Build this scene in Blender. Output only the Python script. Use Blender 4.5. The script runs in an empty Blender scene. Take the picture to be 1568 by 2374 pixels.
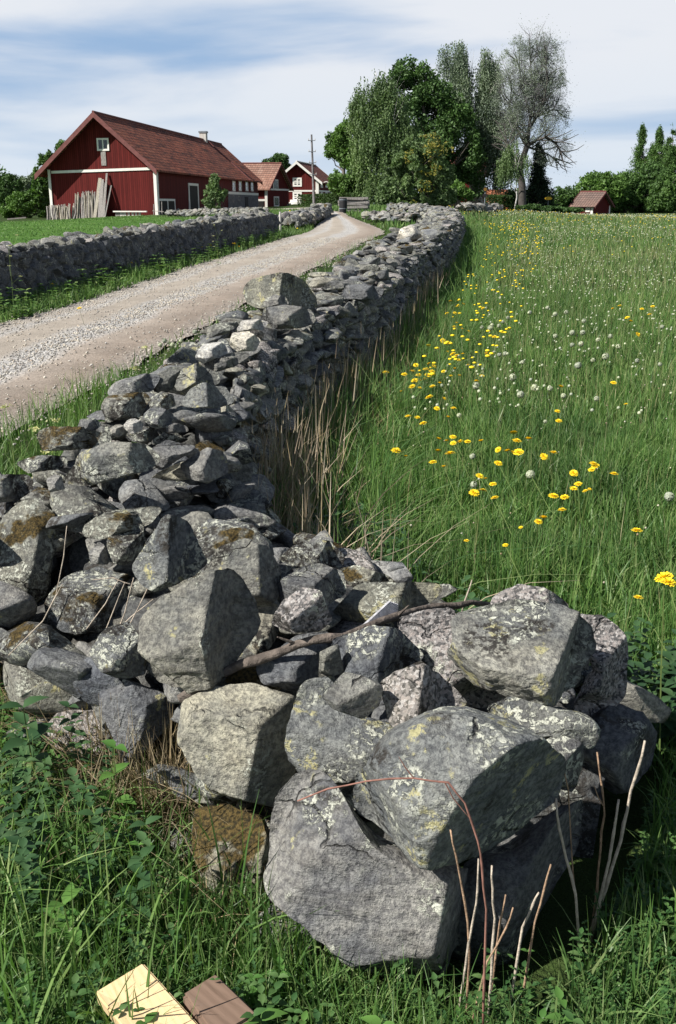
import bpy, math, random
import numpy as np
from mathutils import Vector, Matrix
R = math.radians
rng = np.random.default_rng(7); random.seed(7)
scene = bpy.context.scene; COL = scene.collection
# ------------------------------------------------------------------ camera
CAMZ = 1.65; FPX = 1000.0; TH = R(17.07)
cd = bpy.data.cameras.new('camera'); cam = bpy.data.objects.new('camera', cd); COL.objects.link(cam)
cam.location = (0, 0, CAMZ); cam.rotation_euler = (R(90) - TH, 0, 0)
cd.sensor_fit = 'AUTO'; cd.sensor_width = 36; cd.lens = FPX / 1024 * 36
cd.clip_start = 0.05; cd.clip_end = 4000
scene.camera = cam
# ------------------------------------------------------------------ light
SUN_AZ, SUN_EL = R(64), R(43)            # azimuth: to the left of straight behind the camera
sdir = Vector((-math.sin(SUN_AZ) * math.cos(SUN_EL), -math.cos(SUN_AZ) * math.cos(SUN_EL), math.sin(SUN_EL)))
sl = bpy.data.lights.new('sun', 'SUN'); sl.energy = 5.0; sl.angle = R(0.53); sl.color = (1.0, 0.95, 0.88)
so = bpy.data.objects.new('sun', sl); COL.objects.link(so); so.rotation_euler = sdir.to_track_quat('Z', 'Y').to_euler()
w = bpy.data.worlds.new('World'); scene.world = w; w.use_nodes = True
CLX, CLZ = 2.6, 5.2
def build_world():
    nt = w.node_tree; nt.nodes.clear(); n = nt.nodes.new; L = nt.links.new
    out = n('ShaderNodeOutputWorld'); bg = n('ShaderNodeBackground'); bg.inputs[1].default_value = 0.068
    sky = n('ShaderNodeTexSky'); sky.sky_type = 'NISHITA'; sky.sun_disc = False
    sky.sun_elevation = SUN_EL; sky.sun_rotation = math.atan2(sdir.x, sdir.y); sky.air_density = 1.0; sky.dust_density = 0.6; sky.ozone_density = 1.5
    tc = n('ShaderNodeTexCoord'); sp = n('ShaderNodeSeparateXYZ'); L(tc.outputs['Generated'], sp.inputs[0])
    def m(op, a, b=None, c=None):
        q = n('ShaderNodeMath'); q.operation = op
        for i, x in enumerate((a, b, c)):
            if x is None: continue
            if isinstance(x, (int, float)): q.inputs[i].default_value = x
            else: L(x, q.inputs[i])
        return q.outputs[0]
    cb = n('ShaderNodeCombineXYZ'); L(m('MULTIPLY', sp.outputs[0], 2.2), cb.inputs[0]); L(m('MULTIPLY', sp.outputs[1], 2.2), cb.inputs[1]); L(m('MULTIPLY', sp.outputs[2], 13.0), cb.inputs[2])
    mp = n('ShaderNodeMapping'); L(cb.outputs[0], mp.inputs[0]); mp.inputs['Location'].default_value = (CLX, 0, CLZ); mp.inputs['Rotation'].default_value = (0, R(14), 0)
    no = n('ShaderNodeTexNoise'); L(mp.outputs[0], no.inputs[0]); no.inputs['Scale'].default_value = 1.15; no.inputs['Detail'].default_value = 8; no.inputs['Roughness'].default_value = 0.48; no.inputs['Distortion'].default_value = 0.35
    mr = n('ShaderNodeMapRange'); mr.interpolation_type = 'SMOOTHSTEP'; L(no.outputs[0], mr.inputs[0]); mr.inputs[1].default_value = 0.29; mr.inputs[2].default_value = 0.56
    mr.inputs[3].default_value = 0.05; mr.inputs[4].default_value = 1.0
    fd = n('ShaderNodeMapRange'); fd.interpolation_type = 'SMOOTHSTEP'; L(sp.outputs[2], fd.inputs[0]); fd.inputs[1].default_value = 0.2; fd.inputs[2].default_value = 0.42; fd.inputs[3].default_value = 1.0; fd.inputs[4].default_value = 0.06
    lw_ = n('ShaderNodeMapRange'); L(sp.outputs[2], lw_.inputs[0]); lw_.inputs[1].default_value = 0.18; lw_.inputs[2].default_value = 0.4; lw_.inputs[3].default_value = 1.0; lw_.inputs[4].default_value = 0.0
    blue = n('ShaderNodeMix'); blue.data_type = 'RGBA'; L(lw_.outputs[0], blue.inputs[0]); dk = n('ShaderNodeMix'); dk.data_type = 'RGBA'; dk.blend_type = 'MULTIPLY'; dk.inputs[0].default_value = 1; L(sky.outputs[0], dk.inputs[6]); dk.inputs[7].default_value = (.62, .62, .62, 1); L(dk.outputs[2], blue.inputs[6]); blue.inputs[7].default_value = (2.7, 4.2, 6.4, 1)
    mx = n('ShaderNodeMix'); mx.data_type = 'RGBA'; L(m('MULTIPLY', mr.outputs[0], fd.outputs[0]), mx.inputs[0]); L(blue.outputs[2], mx.inputs[6]); mx.inputs[7].default_value = (7.3, 7.6, 8.1, 1)
    hz = n('ShaderNodeMapRange'); L(sp.outputs[2], hz.inputs[0]); hz.inputs[1].default_value = 0.0; hz.inputs[2].default_value = 0.13; hz.inputs[3].default_value = 0.6; hz.inputs[4].default_value = 0.0
    m2 = n('ShaderNodeMix'); m2.data_type = 'RGBA'; L(hz.outputs[0], m2.inputs[0]); L(mx.outputs[2], m2.inputs[6]); m2.inputs[7].default_value = (5.6, 6.8, 8.0, 1)
    L(m2.outputs[2], bg.inputs[0]); L(bg.outputs[0], out.inputs[0])
build_world()
scene.view_settings.view_transform = 'Standard'; scene.view_settings.look = 'None'
scene.view_settings.exposure = 0.7; scene.view_settings.gamma = 1.0
scene.cycles.max_bounces = 6; scene.cycles.transparent_max_bounces = 4; scene.cycles.transmission_bounces = 2
# ------------------------------------------------------------------ helpers
F = Vector((0, math.cos(TH), -math.sin(TH))); U = Vector((0, math.sin(TH), math.cos(TH))); RT = Vector((1, 0, 0))
CAM = Vector((0, 0, CAMZ)); VS = 676 / 1568.0
def ray(vx, vy):
    """direction through a point of the photo (photo seen 1568 wide)"""
    return F * FPX + RT * (vx * VS - 338) + U * (512 - vy * VS)
def W(vx, vy, D):
    d = ray(vx, vy); return CAM + d * (D / d.y)
def Wz(vx, vy, z):
    d = ray(vx, vy); return CAM + d * ((z - CAMZ) / d.z)
def sstep(a, b, x):
    t = np.clip((x - a) / (b - a), 0, 1); return t * t * (3 - 2 * t)
def Q2(zx, zy): return ((700 + zx / 2.24) * .57945, (520 + zy / 2.24) * .57945)
def Q3(zx, zy): return ((1800 + zx / 1.7307) * .57945, (650 + zy / 1.7307) * .57945)

_perm = np.random.default_rng(3).permutation(256); _perm = np.concatenate([_perm, _perm, _perm])
_gr = np.random.default_rng(4).normal(size=(256, 3)); _gr /= np.linalg.norm(_gr, axis=1)[:, None]
def perlin(p):
    p = np.asarray(p, float); i = np.floor(p).astype(int); f = p - i; i &= 255
    u = f * f * f * (f * (f * 6 - 15) + 10); r = 0
    for dx in (0, 1):
        for dy in (0, 1):
            for dz in (0, 1):
                h = _perm[_perm[_perm[(i[:, 0] + dx) & 255] + ((i[:, 1] + dy) & 255)] + ((i[:, 2] + dz) & 255)]
                g = (_gr[h] * (f - [dx, dy, dz])).sum(1)
                wt = (u[:, 0] if dx else 1 - u[:, 0]) * (u[:, 1] if dy else 1 - u[:, 1]) * (u[:, 2] if dz else 1 - u[:, 2])
                r = r + g * wt
    return r
def fbm(p, o=4, ridged=False):
    a = 1; r = 0; p = np.asarray(p, float)
    for k in range(o):
        q = perlin(p + 17.3 * k); r = r + a * ((0.35 - np.abs(q) * 1.6) if ridged else q); a *= .5; p = p * 2.03
    return r

def mesh_np(name, v, f, uv=None):
    v = np.ascontiguousarray(v, np.float32); f = np.ascontiguousarray(f, np.int32)
    me = bpy.data.meshes.new(name); me.vertices.add(len(v)); me.vertices.foreach_set('co', v.ravel())
    k = f.shape[1]; me.loops.add(f.size); me.loops.foreach_set('vertex_index', f.ravel())
    me.polygons.add(len(f)); me.polygons.foreach_set('loop_start', np.arange(0, f.size, k, dtype=np.int32))
    if uv is not None:
        l = me.uv_layers.new(name='UVMap'); l.data.foreach_set('uv', np.ascontiguousarray(uv, np.float32)[f.ravel()].ravel())
    me.update(calc_edges=True); return me
def tagit(o, label=None, cat=None, group=None, kind=None):
    if label: o['label'] = label
    if cat: o['category'] = cat
    if group: o['group'] = group
    if kind: o['kind'] = kind
    return o
def link(name, me, m=None, parent=None, loc=None, smooth=False):
    o = bpy.data.objects.new(name, me); COL.objects.link(o)
    if m is not None and len(me.materials) == 0: me.materials.append(m)
    if smooth: me.polygons.foreach_set('use_smooth', np.ones(len(me.polygons), bool))
    if loc is not None: o.location = loc
    if parent is not None: o.parent = parent
    return o
def empty(name, loc, label, cat, group=None):
    o = bpy.data.objects.new(name, None); COL.objects.link(o); o.location = loc; o.empty_display_size = .2
    return tagit(o, label, cat, group)
class MB:
    """collects boxes, prisms and tubes in world space, then links them as one mesh object"""
    def __init__(s): s.v = []; s.f = []
    def add(s, vs, fs):
        n = len(s.v); s.v += [Vector(x) for x in vs]; s.f += [tuple(n + i for i in q) for q in fs]; return s
    def obox(s, o, a, b, c):
        o, a, b, c = map(Vector, (o, a, b, c)); v = [o, o + a, o + a + b, o + b, o + c, o + a + c, o + a + b + c, o + b + c]
        q = [(0, 3, 2, 1), (4, 5, 6, 7), (0, 1, 5, 4), (1, 2, 6, 5), (2, 3, 7, 6), (3, 0, 4, 7)]
        if a.cross(b).dot(c) < 0: q = [t[::-1] for t in q]
        return s.add(v, q)
    def bar(s, p, q, wd, dp, up=(0, 0, 1)):
        p, q = Vector(p), Vector(q); d = q - p; x = d.cross(Vector(up))
        x = x.normalized() if x.length > 1e-6 else Vector((1, 0, 0)); y = x.cross(d).normalized()
        return s.obox(p - x * wd / 2 - y * dp / 2, x * wd, y * dp, d)
    def tube(s, pts, rs, n=6, cap=True):
        pts = [Vector(p) for p in pts]; m = len(pts)
        if not hasattr(rs, '__len__'): rs = [rs] * m
        prev = None; vs = []; fs = []
        for i, p in enumerate(pts):
            d = (pts[min(i + 1, m - 1)] - pts[max(i - 1, 0)])
            d = d.normalized() if d.length > 1e-9 else Vector((0, 0, 1))
            if prev is None: prev = d.orthogonal().normalized()
            a = (prev - d * prev.dot(d)); a = a.normalized() if a.length > 1e-6 else d.orthogonal().normalized(); prev = a; b = d.cross(a)
            for k in range(n):
                t = 2 * math.pi * k / n; vs.append(p + (a * math.cos(t) + b * math.sin(t)) * rs[i])
        for i in range(m - 1):
            for k in range(n):
                k2 = (k + 1) % n; fs.append((i * n + k, i * n + k2, (i + 1) * n + k2, (i + 1) * n + k))
        if cap: fs.append(tuple(range(n))[::-1]); fs.append(tuple((m - 1) * n + k for k in range(n)))
        return s.add(vs, fs)
    def build(s, name, m, parent=None, loc=(0, 0, 0), smooth=False):
        loc = Vector(loc); off = loc if parent is None else parent.matrix_world.translation * 0 + Vector(parent.location)
        if parent is not None: loc = Vector((0, 0, 0))
        me = bpy.data.meshes.new(name); me.from_pydata([tuple(v - off) for v in s.v], [], s.f); me.update()
        return link(name, me, m, parent, loc, smooth)

# ---- materials
class NT:
    def __init__(s, name, rough=.8, spec=.3):
        s.m = bpy.data.materials.new(name); s.m.use_nodes = True; s.t = s.m.node_tree; s.b = s.t.nodes['Principled BSDF']
        s.b.inputs['Roughness'].default_value = rough; s.b.inputs['Specular IOR Level'].default_value = spec
    def n(s, ty, **kw):
        q = s.t.nodes.new(ty)
        for k, v in kw.items(): setattr(q, k, v)
        return q
    def L(s, a, b):
        s.t.links.new(a, b)
    def setin(s, sock, v):
        if isinstance(v, bpy.types.NodeSocket): s.L(v, sock)
        elif isinstance(v, tuple) and len(v) == 3 and sock.type == 'RGBA': sock.default_value = (*v, 1)
        else: sock.default_value = v
    def pos(s): return s.n('ShaderNodeNewGeometry').outputs['Position']
    def obj(s): return s.n('ShaderNodeTexCoord').outputs['Object']
    def island(s): return s.n('ShaderNodeNewGeometry').outputs['Random Per Island']
    def orand(s): return s.n('ShaderNodeObjectInfo').outputs['Random']
    def math(s, op, a, b=0.0, clamp=False):
        q = s.n('ShaderNodeMath', operation=op, use_clamp=clamp); s.setin(q.inputs[0], a); s.setin(q.inputs[1], b); return q.outputs[0]
    def vec(s, op, a, b):
        q = s.n('ShaderNodeVectorMath', operation=op); s.setin(q.inputs[0], a); s.setin(q.inputs[1], b); return q.outputs[0]
    def map(s, v, sc=(1, 1, 1), rot=(0, 0, 0)):
        q = s.n('ShaderNodeMapping'); s.L(v, q.inputs[0]); q.inputs['Scale'].default_value = sc; q.inputs['Rotation'].default_value = rot; return q.outputs[0]
    def noise(s, v, sc, det=4, rough=.55, dist=0):
        q = s.n('ShaderNodeTexNoise'); s.L(v, q.inputs[0]); q.inputs['Scale'].default_value = sc; q.inputs['Detail'].default_value = det
        q.inputs['Roughness'].default_value = rough; q.inputs['Distortion'].default_value = dist; return q.outputs[0]
    def vor(s, v, sc, feat='F1'):
        q = s.n('ShaderNodeTexVoronoi', feature=feat); s.L(v, q.inputs[0]); q.inputs['Scale'].default_value = sc; return q
    def rng(s, v, a, b, c=0.0, d=1.0, smooth=True):
        q = s.n('ShaderNodeMapRange'); s.setin(q.inputs[0], v)
        if smooth: q.interpolation_type = 'SMOOTHSTEP'
        for i, x in enumerate((a, b, c, d)): s.setin(q.inputs[i + 1], x)
        return q.outputs[0]
    def mix(s, f, a, b, mode='MIX'):
        q = s.n('ShaderNodeMix', data_type='RGBA', blend_type=mode); s.setin(q.inputs[0], f); s.setin(q.inputs[6], a); s.setin(q.inputs[7], b); return q.outputs[2]
    def ramp(s, v, stops, interp='LINEAR'):
        q = s.n('ShaderNodeValToRGB'); s.setin(q.inputs[0], v); cr = q.color_ramp; cr.interpolation = interp
        while len(cr.elements) < len(stops): cr.elements.new(.5)
        for e, (p, c) in zip(cr.elements, stops): e.position = p; e.color = (*c, 1)
        return q.outputs[0]
    def bump(s, h, st, dist=.01, prev=None):
        q = s.n('ShaderNodeBump'); s.setin(q.inputs['Height'], h); q.inputs['Strength'].default_value = st; q.inputs['Distance'].default_value = dist
        if prev is not None: s.L(prev, q.inputs['Normal'])
        return q.outputs[0]
    def done(s, col=None, nrm=None, rough=None):
        if col is not None: s.setin(s.b.inputs['Base Color'], col)
        if nrm is not None: s.L(nrm, s.b.inputs['Normal'])
        if rough is not None: s.setin(s.b.inputs['Roughness'], rough)
        return s.m

def rock_mat(name, tint, lichen=.5, yellow=.4, dark=.3, granite=0.0, moss=0.0):
    t = NT(name, .9, .2); p = t.pos()
    r = t.island(); ro = t.orand(); off = t.math('MULTIPLY', t.math('ADD', r, ro), 37.0)
    cb = t.n('ShaderNodeCombineXYZ'); t.L(off, cb.inputs[0]); t.L(t.math('MULTIPLY', off, 1.7), cb.inputs[1]); t.L(off, cb.inputs[2])
    v = t.vec('ADD', p, cb.outputs[0])
    rr = t.math('FRACT', t.math('ADD', t.math('MULTIPLY', r, 7.13), t.math('MULTIPLY', ro, 3.7)))
    k = lambda f: tuple(c * f for c in tint)
    base = t.ramp(rr, [(0, k(.74)), (.3, (tint[0] * .90, tint[1] * .94, tint[2] * 1.0)), (.55, k(1.0)), (.8, (tint[0] * 1.12, tint[1] * 1.1, tint[2] * .95)), (1, k(1.28))])
    n1 = t.noise(v, 5, 5, .6, .6); base = t.mix(t.rng(n1, .3, .7), t.mix(1.0, base, (.62, .64, .68), 'MULTIPLY'), t.mix(1.0, base, (1.25, 1.22, 1.15), 'MULTIPLY'))
    st = t.map(v, (3, 3, 16), (R(25), R(20), 0)); n2 = t.noise(st, 2.2, 6, .65, .3)
    base = t.mix(t.rng(n2, .46, .66, 0, .55), base, t.mix(1.0, base, (.60, .58, .56), 'MULTIPLY'))
    n3 = t.noise(v, 70, 5, .75); base = t.mix(t.rng(n3, .38, .62), t.mix(1.0, base, (.62, .62, .64), 'MULTIPLY'), t.mix(1.0, base, (1.32, 1.32, 1.28), 'MULTIPLY'))
    wn = t.n('ShaderNodeTexNoise'); t.L(v, wn.inputs[0]); wn.inputs['Scale'].default_value = 6; wn.inputs['Detail'].default_value = 4
    wd = t.vec('ADD', v, t.vec('MULTIPLY', wn.outputs[1], (.22, .22, .22))); ck = t.vor(t.map(wd, (1, 1, 2.2), (R(20), R(30), 0)), 3.2, 'DISTANCE_TO_EDGE').outputs['Distance']; crack = t.math('MULTIPLY', t.rng(ck, .0, .022, 1, 0), t.rng(t.noise(v, 3.5, 2), .5, .6)); base = t.mix(t.math('MULTIPLY', crack, .75), base, (.03, .028, .026))
    if granite:
        vo = t.vor(v, 150); sp = t.n('ShaderNodeSeparateXYZ'); t.L(vo.outputs['Color'], sp.inputs[0])
        gr = t.ramp(sp.outputs[0], [(0, (.06, .06, .06)), (.22, (.09, .09, .09)), (.30, (.24, .225, .215)), (.6, (.33, .295, .275)), (.8, (.46, .44, .42)), (1, (.36, .36, .36))], 'CONSTANT')
        base = t.mix(granite, base, gr)
    # lichen crusts
    l1 = t.noise(v, 7, 3, .5); l2 = t.noise(v, 58, 5, .75, .5); lm = t.math('MULTIPLY', t.rng(l1, .66 - .25 * lichen, .74 - .2 * lichen), t.rng(l2, .49, .54))
    base = t.mix(lm, base, t.mix(t.noise(v, 90, 2), (.42, .44, .37), (.60, .61, .52)))
    y1 = t.noise(t.vec('ADD', v, (5, 3, 9)), 13, 3, .5); y2 = t.noise(v, 60, 4, .7); ym = t.math('MULTIPLY', t.rng(y1, .69 - .12 * yellow, .75 - .12 * yellow), t.rng(y2, .46, .54))
    base = t.mix(ym, base, t.mix(t.noise(v, 25, 2), (.42, .42, .27), (.38, .34, .16)))
    d1 = t.noise(t.vec('ADD', v, (15, 1, 2)), 6, 3, .5); d2 = t.noise(v, 48, 5, .75); dm = t.math('MULTIPLY', t.rng(d1, .66 - .25 * dark, .74 - .25 * dark), t.rng(d2, .44, .54))
    base = t.mix(dm, base, (.045, .042, .038))
    if moss:
        m1 = t.noise(t.vec('ADD', v, (1, 21, 2)), 5, 4, .6); g = t.n('ShaderNodeNewGeometry'); sz = t.n('ShaderNodeSeparateXYZ'); t.L(g.outputs['Normal'], sz.inputs[0])
        mm = t.math('MULTIPLY', t.rng(m1, .60 - .3 * moss, .66 - .3 * moss), t.rng(sz.outputs[2], .0, .5))
        base = t.mix(mm, base, t.mix(t.rng(t.noise(v, 120, 3), .35, .65), (.03, .025, .012), (.12, .085, .03))); 
    h = t.math('ADD', t.math('SUBTRACT', t.math('MULTIPLY', n2, .7), t.math('MULTIPLY', crack, .9)), t.math('ADD', t.math('MULTIPLY', n3, .35), t.math('ADD', t.math('MULTIPLY', lm, .28), t.math('MULTIPLY', t.noise(v, 17, 6, .7), 1.2))))
    nr = t.bump(h, .9, .026); nr = t.bump(t.noise(v, 190, 2, .6), .35, .004, nr)
    return t.done(base, nr)
M = {}
M['rock'] = rock_mat('rock_grey', (.175, .178, .178), .62, .3, .3)
M['rock_lichen'] = rock_mat('rock_lichen', (.20, .202, .195), 1.05, .5, .7, moss=.25)
M['rock_yellow'] = rock_mat('rock_yellow_lichen', (.19, .193, .184), .75, 1.0, .35)
M['rock_pale'] = rock_mat('rock_pale', (.275, .272, .26), .35, .2, .15)
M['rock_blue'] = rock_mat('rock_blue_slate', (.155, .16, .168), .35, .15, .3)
M['rock_plain'] = rock_mat('rock_plain', (.205, .205, .203), .28, .12, .15)
M['granite'] = rock_mat('granite_pink', (.28, .265, .26), .2, .1, .35, granite=.8)
M['rock_white'] = rock_mat('rock_white', (.52, .50, .46), .1, .05, .15)
M['rock_moss'] = rock_mat('rock_brown_moss', (.34, .33, .30), .7, .2, .5, moss=.5)

def foliage(name, cols, trans=.25, rough=.6, patch=1.2, spec=.3):
    t = NT(name, rough, spec); r = t.island()
    c = t.ramp(r, [(i / (len(cols) - 1), c) for i, c in enumerate(cols)])
    pn = t.noise(t.pos(), patch, 3, .5); c = t.mix(t.rng(pn, .3, .7), t.mix(1.0, c, (.78, .80, .80), 'MULTIPLY'), t.mix(1.0, c, (1.2, 1.18, 1.05), 'MULTIPLY'))
    t.setin(t.b.inputs['Base Color'], c); tr = t.n('ShaderNodeBsdfTranslucent'); t.L(t.mix(1.0, c, (1.1, 1.3, .6), 'MULTIPLY'), tr.inputs[0])
    ms = t.n('ShaderNodeMixShader'); ms.inputs[0].default_value = trans; t.L(t.b.outputs[0], ms.inputs[1]); t.L(tr.outputs[0], ms.inputs[2])
    out = [q for q in t.t.nodes if q.type == 'OUTPUT_MATERIAL'][0]; t.L(ms.outputs[0], out.inputs[0]); return t.m
def plain(name, col, rough=.7, var=.15, sc=8, bump=0, spec=.3, stretch=(1, 1, 1)):
    t = NT(name, rough, spec); v = t.map(t.pos(), stretch); n = t.noise(v, sc, 5, .6)
    lo = tuple(c * (1 - var) for c in col); hi = tuple(c * (1 + var) for c in col)
    return t.done(t.mix(t.rng(n, .3, .7), lo, hi), t.bump(n, bump, .02) if bump else None)

# ------------------------------------------------------------------ terrain
def gz(x, y):
    x = np.asarray(x, float); y = np.asarray(y, float)
    b = np.interp(y, [-20, 10, 20, 30, 40, 60, 90, 200, 1500], [0, 0, .12, .28, .48, .62, .8, .8, .2])
    c = np.interp(y, [42, 50, 60, 110, 170, 230, 400], [0, .28, .62, .68, 1.0, .8, 0])
    x0 = np.interp(y, [50, 60, 110, 170], [1.5, 1.5, 5, -6]); wd = np.interp(y, [45, 60, 110, 170], [5, 8, 13, 13])
    z = b + c * np.exp(-((x - x0) / wd) ** 2)
    z = z - .62 * sstep(-15, -29, x) * sstep(55, 88, y) - .42 * sstep(14, 26, x) * sstep(50, 110, y)
    n = fbm(np.stack([x * .35, y * .35, x * 0], -1).reshape(-1, 3), 3).reshape(x.shape) * .05 * sstep(60, 5, y)
    return z + n
def gz1(x, y): return float(gz(np.array([x]), np.array([y]))[0])
def on_ground(vx, vy, zoff=0.0):
    """first point where the ray through a photo point meets the terrain"""
    d = ray(vx, vy); d = d / d.y; lo = 1.0; y = 1.0
    while y < 700:
        p = CAM + d * y
        if p.z < gz1(p.x, y) + zoff: break
        lo = y; y *= 1.03
    hi = y
    for _ in range(18):
        m = (lo + hi) / 2; p = CAM + d * m
        if p.z < gz1(p.x, m) + zoff: hi = m
        else: lo = m
    return CAM + d * hi

def build_ground():
    xs = np.sinh(np.linspace(-7.2, 7.2, 260)) * 1.25; ys = -8 + 1.0 * (np.exp(np.linspace(0, 7.45, 320)) - 1)
    X, Y = np.meshgrid(xs, ys); Z = gz(X, Y); v = np.stack([X, Y, Z], -1).reshape(-1, 3)
    i = np.arange(len(ys) - 1)[:, None] * len(xs) + np.arange(len(xs) - 1)[None]; i = i.ravel()
    f = np.stack([i, i + 1, i + len(xs) + 1, i + len(xs)], -1)
    t = NT('ground_meadow', .95, .1); p = t.pos()
    c = t.mix(t.rng(t.noise(p, .35, 5, .6), .35, .65), (.035, .062, .018), (.062, .095, .026))
    c = t.mix(t.rng(t.noise(p, 3.5, 6, .7), .35, .7), t.mix(1.0, c, (.6, .6, .6), 'MULTIPLY'), c)
    m = t.done(c, t.bump(t.noise(p, 6, 6, .7), .8, .15))
    tagit(link('ground', mesh_np('ground', v, f), m, smooth=True), 'green meadow ground rising towards the farm', None, None, 'structure')
build_ground()
def strip(name, left, right, m, lift, n=None, crown=0.0, label=None):
    """sheet draped over the terrain between two edge polylines"""
    left = np.array(left, float); right = np.array(right, float); nu = 14
    def res(P, k): 
        s = np.linspace(0, len(P) - 1, k); i = np.clip(s.astype(int), 0, len(P) - 2); q = s - i
        P0 = P[np.clip(i - 1, 0, len(P) - 1)]; P1 = P[i]; P2 = P[i + 1]; P3 = P[np.clip(i + 2, 0, len(P) - 1)]; q = q[:, None]
        return .5 * ((2 * P1) + (-P0 + P2) * q + (2 * P0 - 5 * P1 + 4 * P2 - P3) * q ** 2 + (-P0 + 3 * P1 - 3 * P2 + P3) * q ** 3)
    k = n or 160; l = res(left, k); r = res(right, k); u = np.linspace(0, 1, nu)
    wob = fbm(np.stack([np.arange(k) * .35, np.zeros(k), np.zeros(k)], -1), 3)
    P = l[:, None] * (1 - u[None, :, None]) + r[:, None] * u[None, :, None]
    P[:, 0, 0] += wob * .18; P[:, -1, 0] += fbm(np.stack([np.arange(k) * .35 + 50, np.zeros(k), np.zeros(k)], -1), 3) * .18
    Z = gz(P[..., 0], P[..., 1]) + lift + crown * np.sin(np.pi * u)[None] 
    v = np.concatenate([P, Z[..., None]], -1).reshape(-1, 3); i = (np.arange(k - 1)[:, None] * nu + np.arange(nu - 1)[None]).ravel()
    f = np.stack([i, i + 1, i + nu + 1, i + nu], -1)
    L_ = np.concatenate([[0], np.cumsum(np.linalg.norm(np.diff((l + r) / 2, axis=0), axis=1))])
    uv = np.stack([np.broadcast_to(u[None], (k, nu)), np.broadcast_to(L_[:, None], (k, nu))], -1).reshape(-1, 2)
    return tagit(link(name, mesh_np(name, v, f, uv), m, smooth=True), label, None, None, 'structure')
ROAD_L = [(-6.2, -4), (-5.7, 4), (-4.7, 13.5), (-4.0, 20), (-3.3, 27), (-2.15, 37), (-1.2, 44), (-.9, 50), (-.7, 55), (-1.4, 65), (-3.6, 85), (-8, 112)]
ROAD_R = [(-3.0, -4), (-2.7, 4), (-2.15, 10.5), (-1.5, 17), (-.5, 25), (.9, 36), (1.9, 43), (1.5, 48), (.75, 54), (-.1, 65), (-1.6, 85), (-4, 112)]
def road_mat():
    t = NT('gravel_road', .95, .15); p = t.pos(); uvn = t.n('ShaderNodeUVMap'); sp = t.n('ShaderNodeSeparateXYZ'); t.L(uvn.outputs[0], sp.inputs[0])
    wob = t.math('MULTIPLY', t.math('SUBTRACT', t.noise(p, .5, 4, .6), .5), .16); u = t.math('ADD', sp.outputs[0], wob)
    track = t.ramp(u, [(0, (.29, .265, .23)), (.07, (.30, .27, .23)), (.12, (.335, .305, .265)), (.19, (.38, .365, .34)), (.27, (.335, .30, .255)), (.42, (.33, .295, .25)), (.50, (.42, .41, .39)), (.60, (.42, .41, .39)), (.68, (.33, .285, .24)), (.86, (.25, .205, .165)), (1, (.23, .195, .16))])
    gmask = t.ramp(u, [(0, (.5,) * 3), (.15, (.35,) * 3), (.2, (.8,) * 3), (.27, (.1,) * 3), (.44, (.12,) * 3), (.51, (1,) * 3), (.6, (1,) * 3), (.68, (.15,) * 3), (.85, (.15,) * 3), (1, (.5,) * 3)])
    c = t.mix(t.rng(t.noise(p, 1.6, 6, .65), .3, .7), t.mix(1.0, track, (.84, .83, .82), 'MULTIPLY'), t.mix(1.0, track, (1.14, 1.13, 1.12), 'MULTIPLY'))
    vo = t.vor(p, 26); sx = t.n('ShaderNodeSeparateXYZ'); t.L(vo.outputs['Color'], sx.inputs[0])
    peb = t.ramp(sx.outputs[0], [(0, (.22, .22, .22)), (.4, (.36, .355, .345)), (.75, (.47, .465, .45)), (1, (.56, .55, .53))])
    gm = t.math('MULTIPLY', gmask, .6); c = t.mix(gm, c, peb)
    fine = t.noise(p, 60, 4, .75); c = t.mix(t.rng(fine, .3, .7), t.mix(1.0, c, (.8, .79, .78), 'MULTIPLY'), t.mix(1.0, c, (1.18, 1.18, 1.18), 'MULTIPLY'))
    h = t.math('ADD', t.math('MULTIPLY', t.math('MULTIPLY', vo.outputs['Distance'], gmask), -1.0), t.math('MULTIPLY', fine, .4))
    return t.done(c, t.bump(h, .9, .03))
M['road'] = road_mat()
ROAD = strip('gravel_road', ROAD_L, ROAD_R, M['road'], .03, 260, .03, 'pinkish gravel road with pale stony middle ridge')
strip('farm_yard', [(-22, 124), (-14, 116), (-8, 108), (-4, 98), (0, 92)], [(-22, 132), (-14, 128), (-7, 121), (-1, 112), (1, 96)], plain('yard_gravel', (.42, .37, .32), .95, .2, 3, .4), .045, 60, 0, 'gravel farm yard in front of the farmhouse')
strip('side_yard', [(8, 92), (11, 95), (14, 96), (20, 97), (26, 98)], [(8.2, 90), (11.5, 90.5), (14.5, 91.5), (20, 93.5), (26, 95)], plain('yard_gravel_right', (.42, .37, .34), .95, .2, 3, .4), .05, 60, 0, 'gravel track by the bare tree at the meadow edge')
def past_mat():
    t = NT('mown_pasture', .95, .1); p = t.pos(); c = t.mix(t.rng(t.noise(p, .22, 4, .6), .35, .65), (.055, .13, .022), (.085, .175, .034))
    s = t.noise(t.map(p, (1, .25, 1)), 7, 6, .75); c = t.mix(t.rng(s, .35, .65), t.mix(1.0, c, (.62, .66, .6), 'MULTIPLY'), t.mix(1.0, c, (1.15, 1.12, 1.1), 'MULTIPLY')); return t.done(c, t.bump(s, .6, .08))
strip('pasture', [(-60, 10), (-60, 30), (-60, 60), (-60, 87)], [(-7.0, 10), (-4.6, 28), (-6.5, 60), (-18, 87)], past_mat(), .02, 140, 0, 'short bright green mown pasture left of the road')
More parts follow.
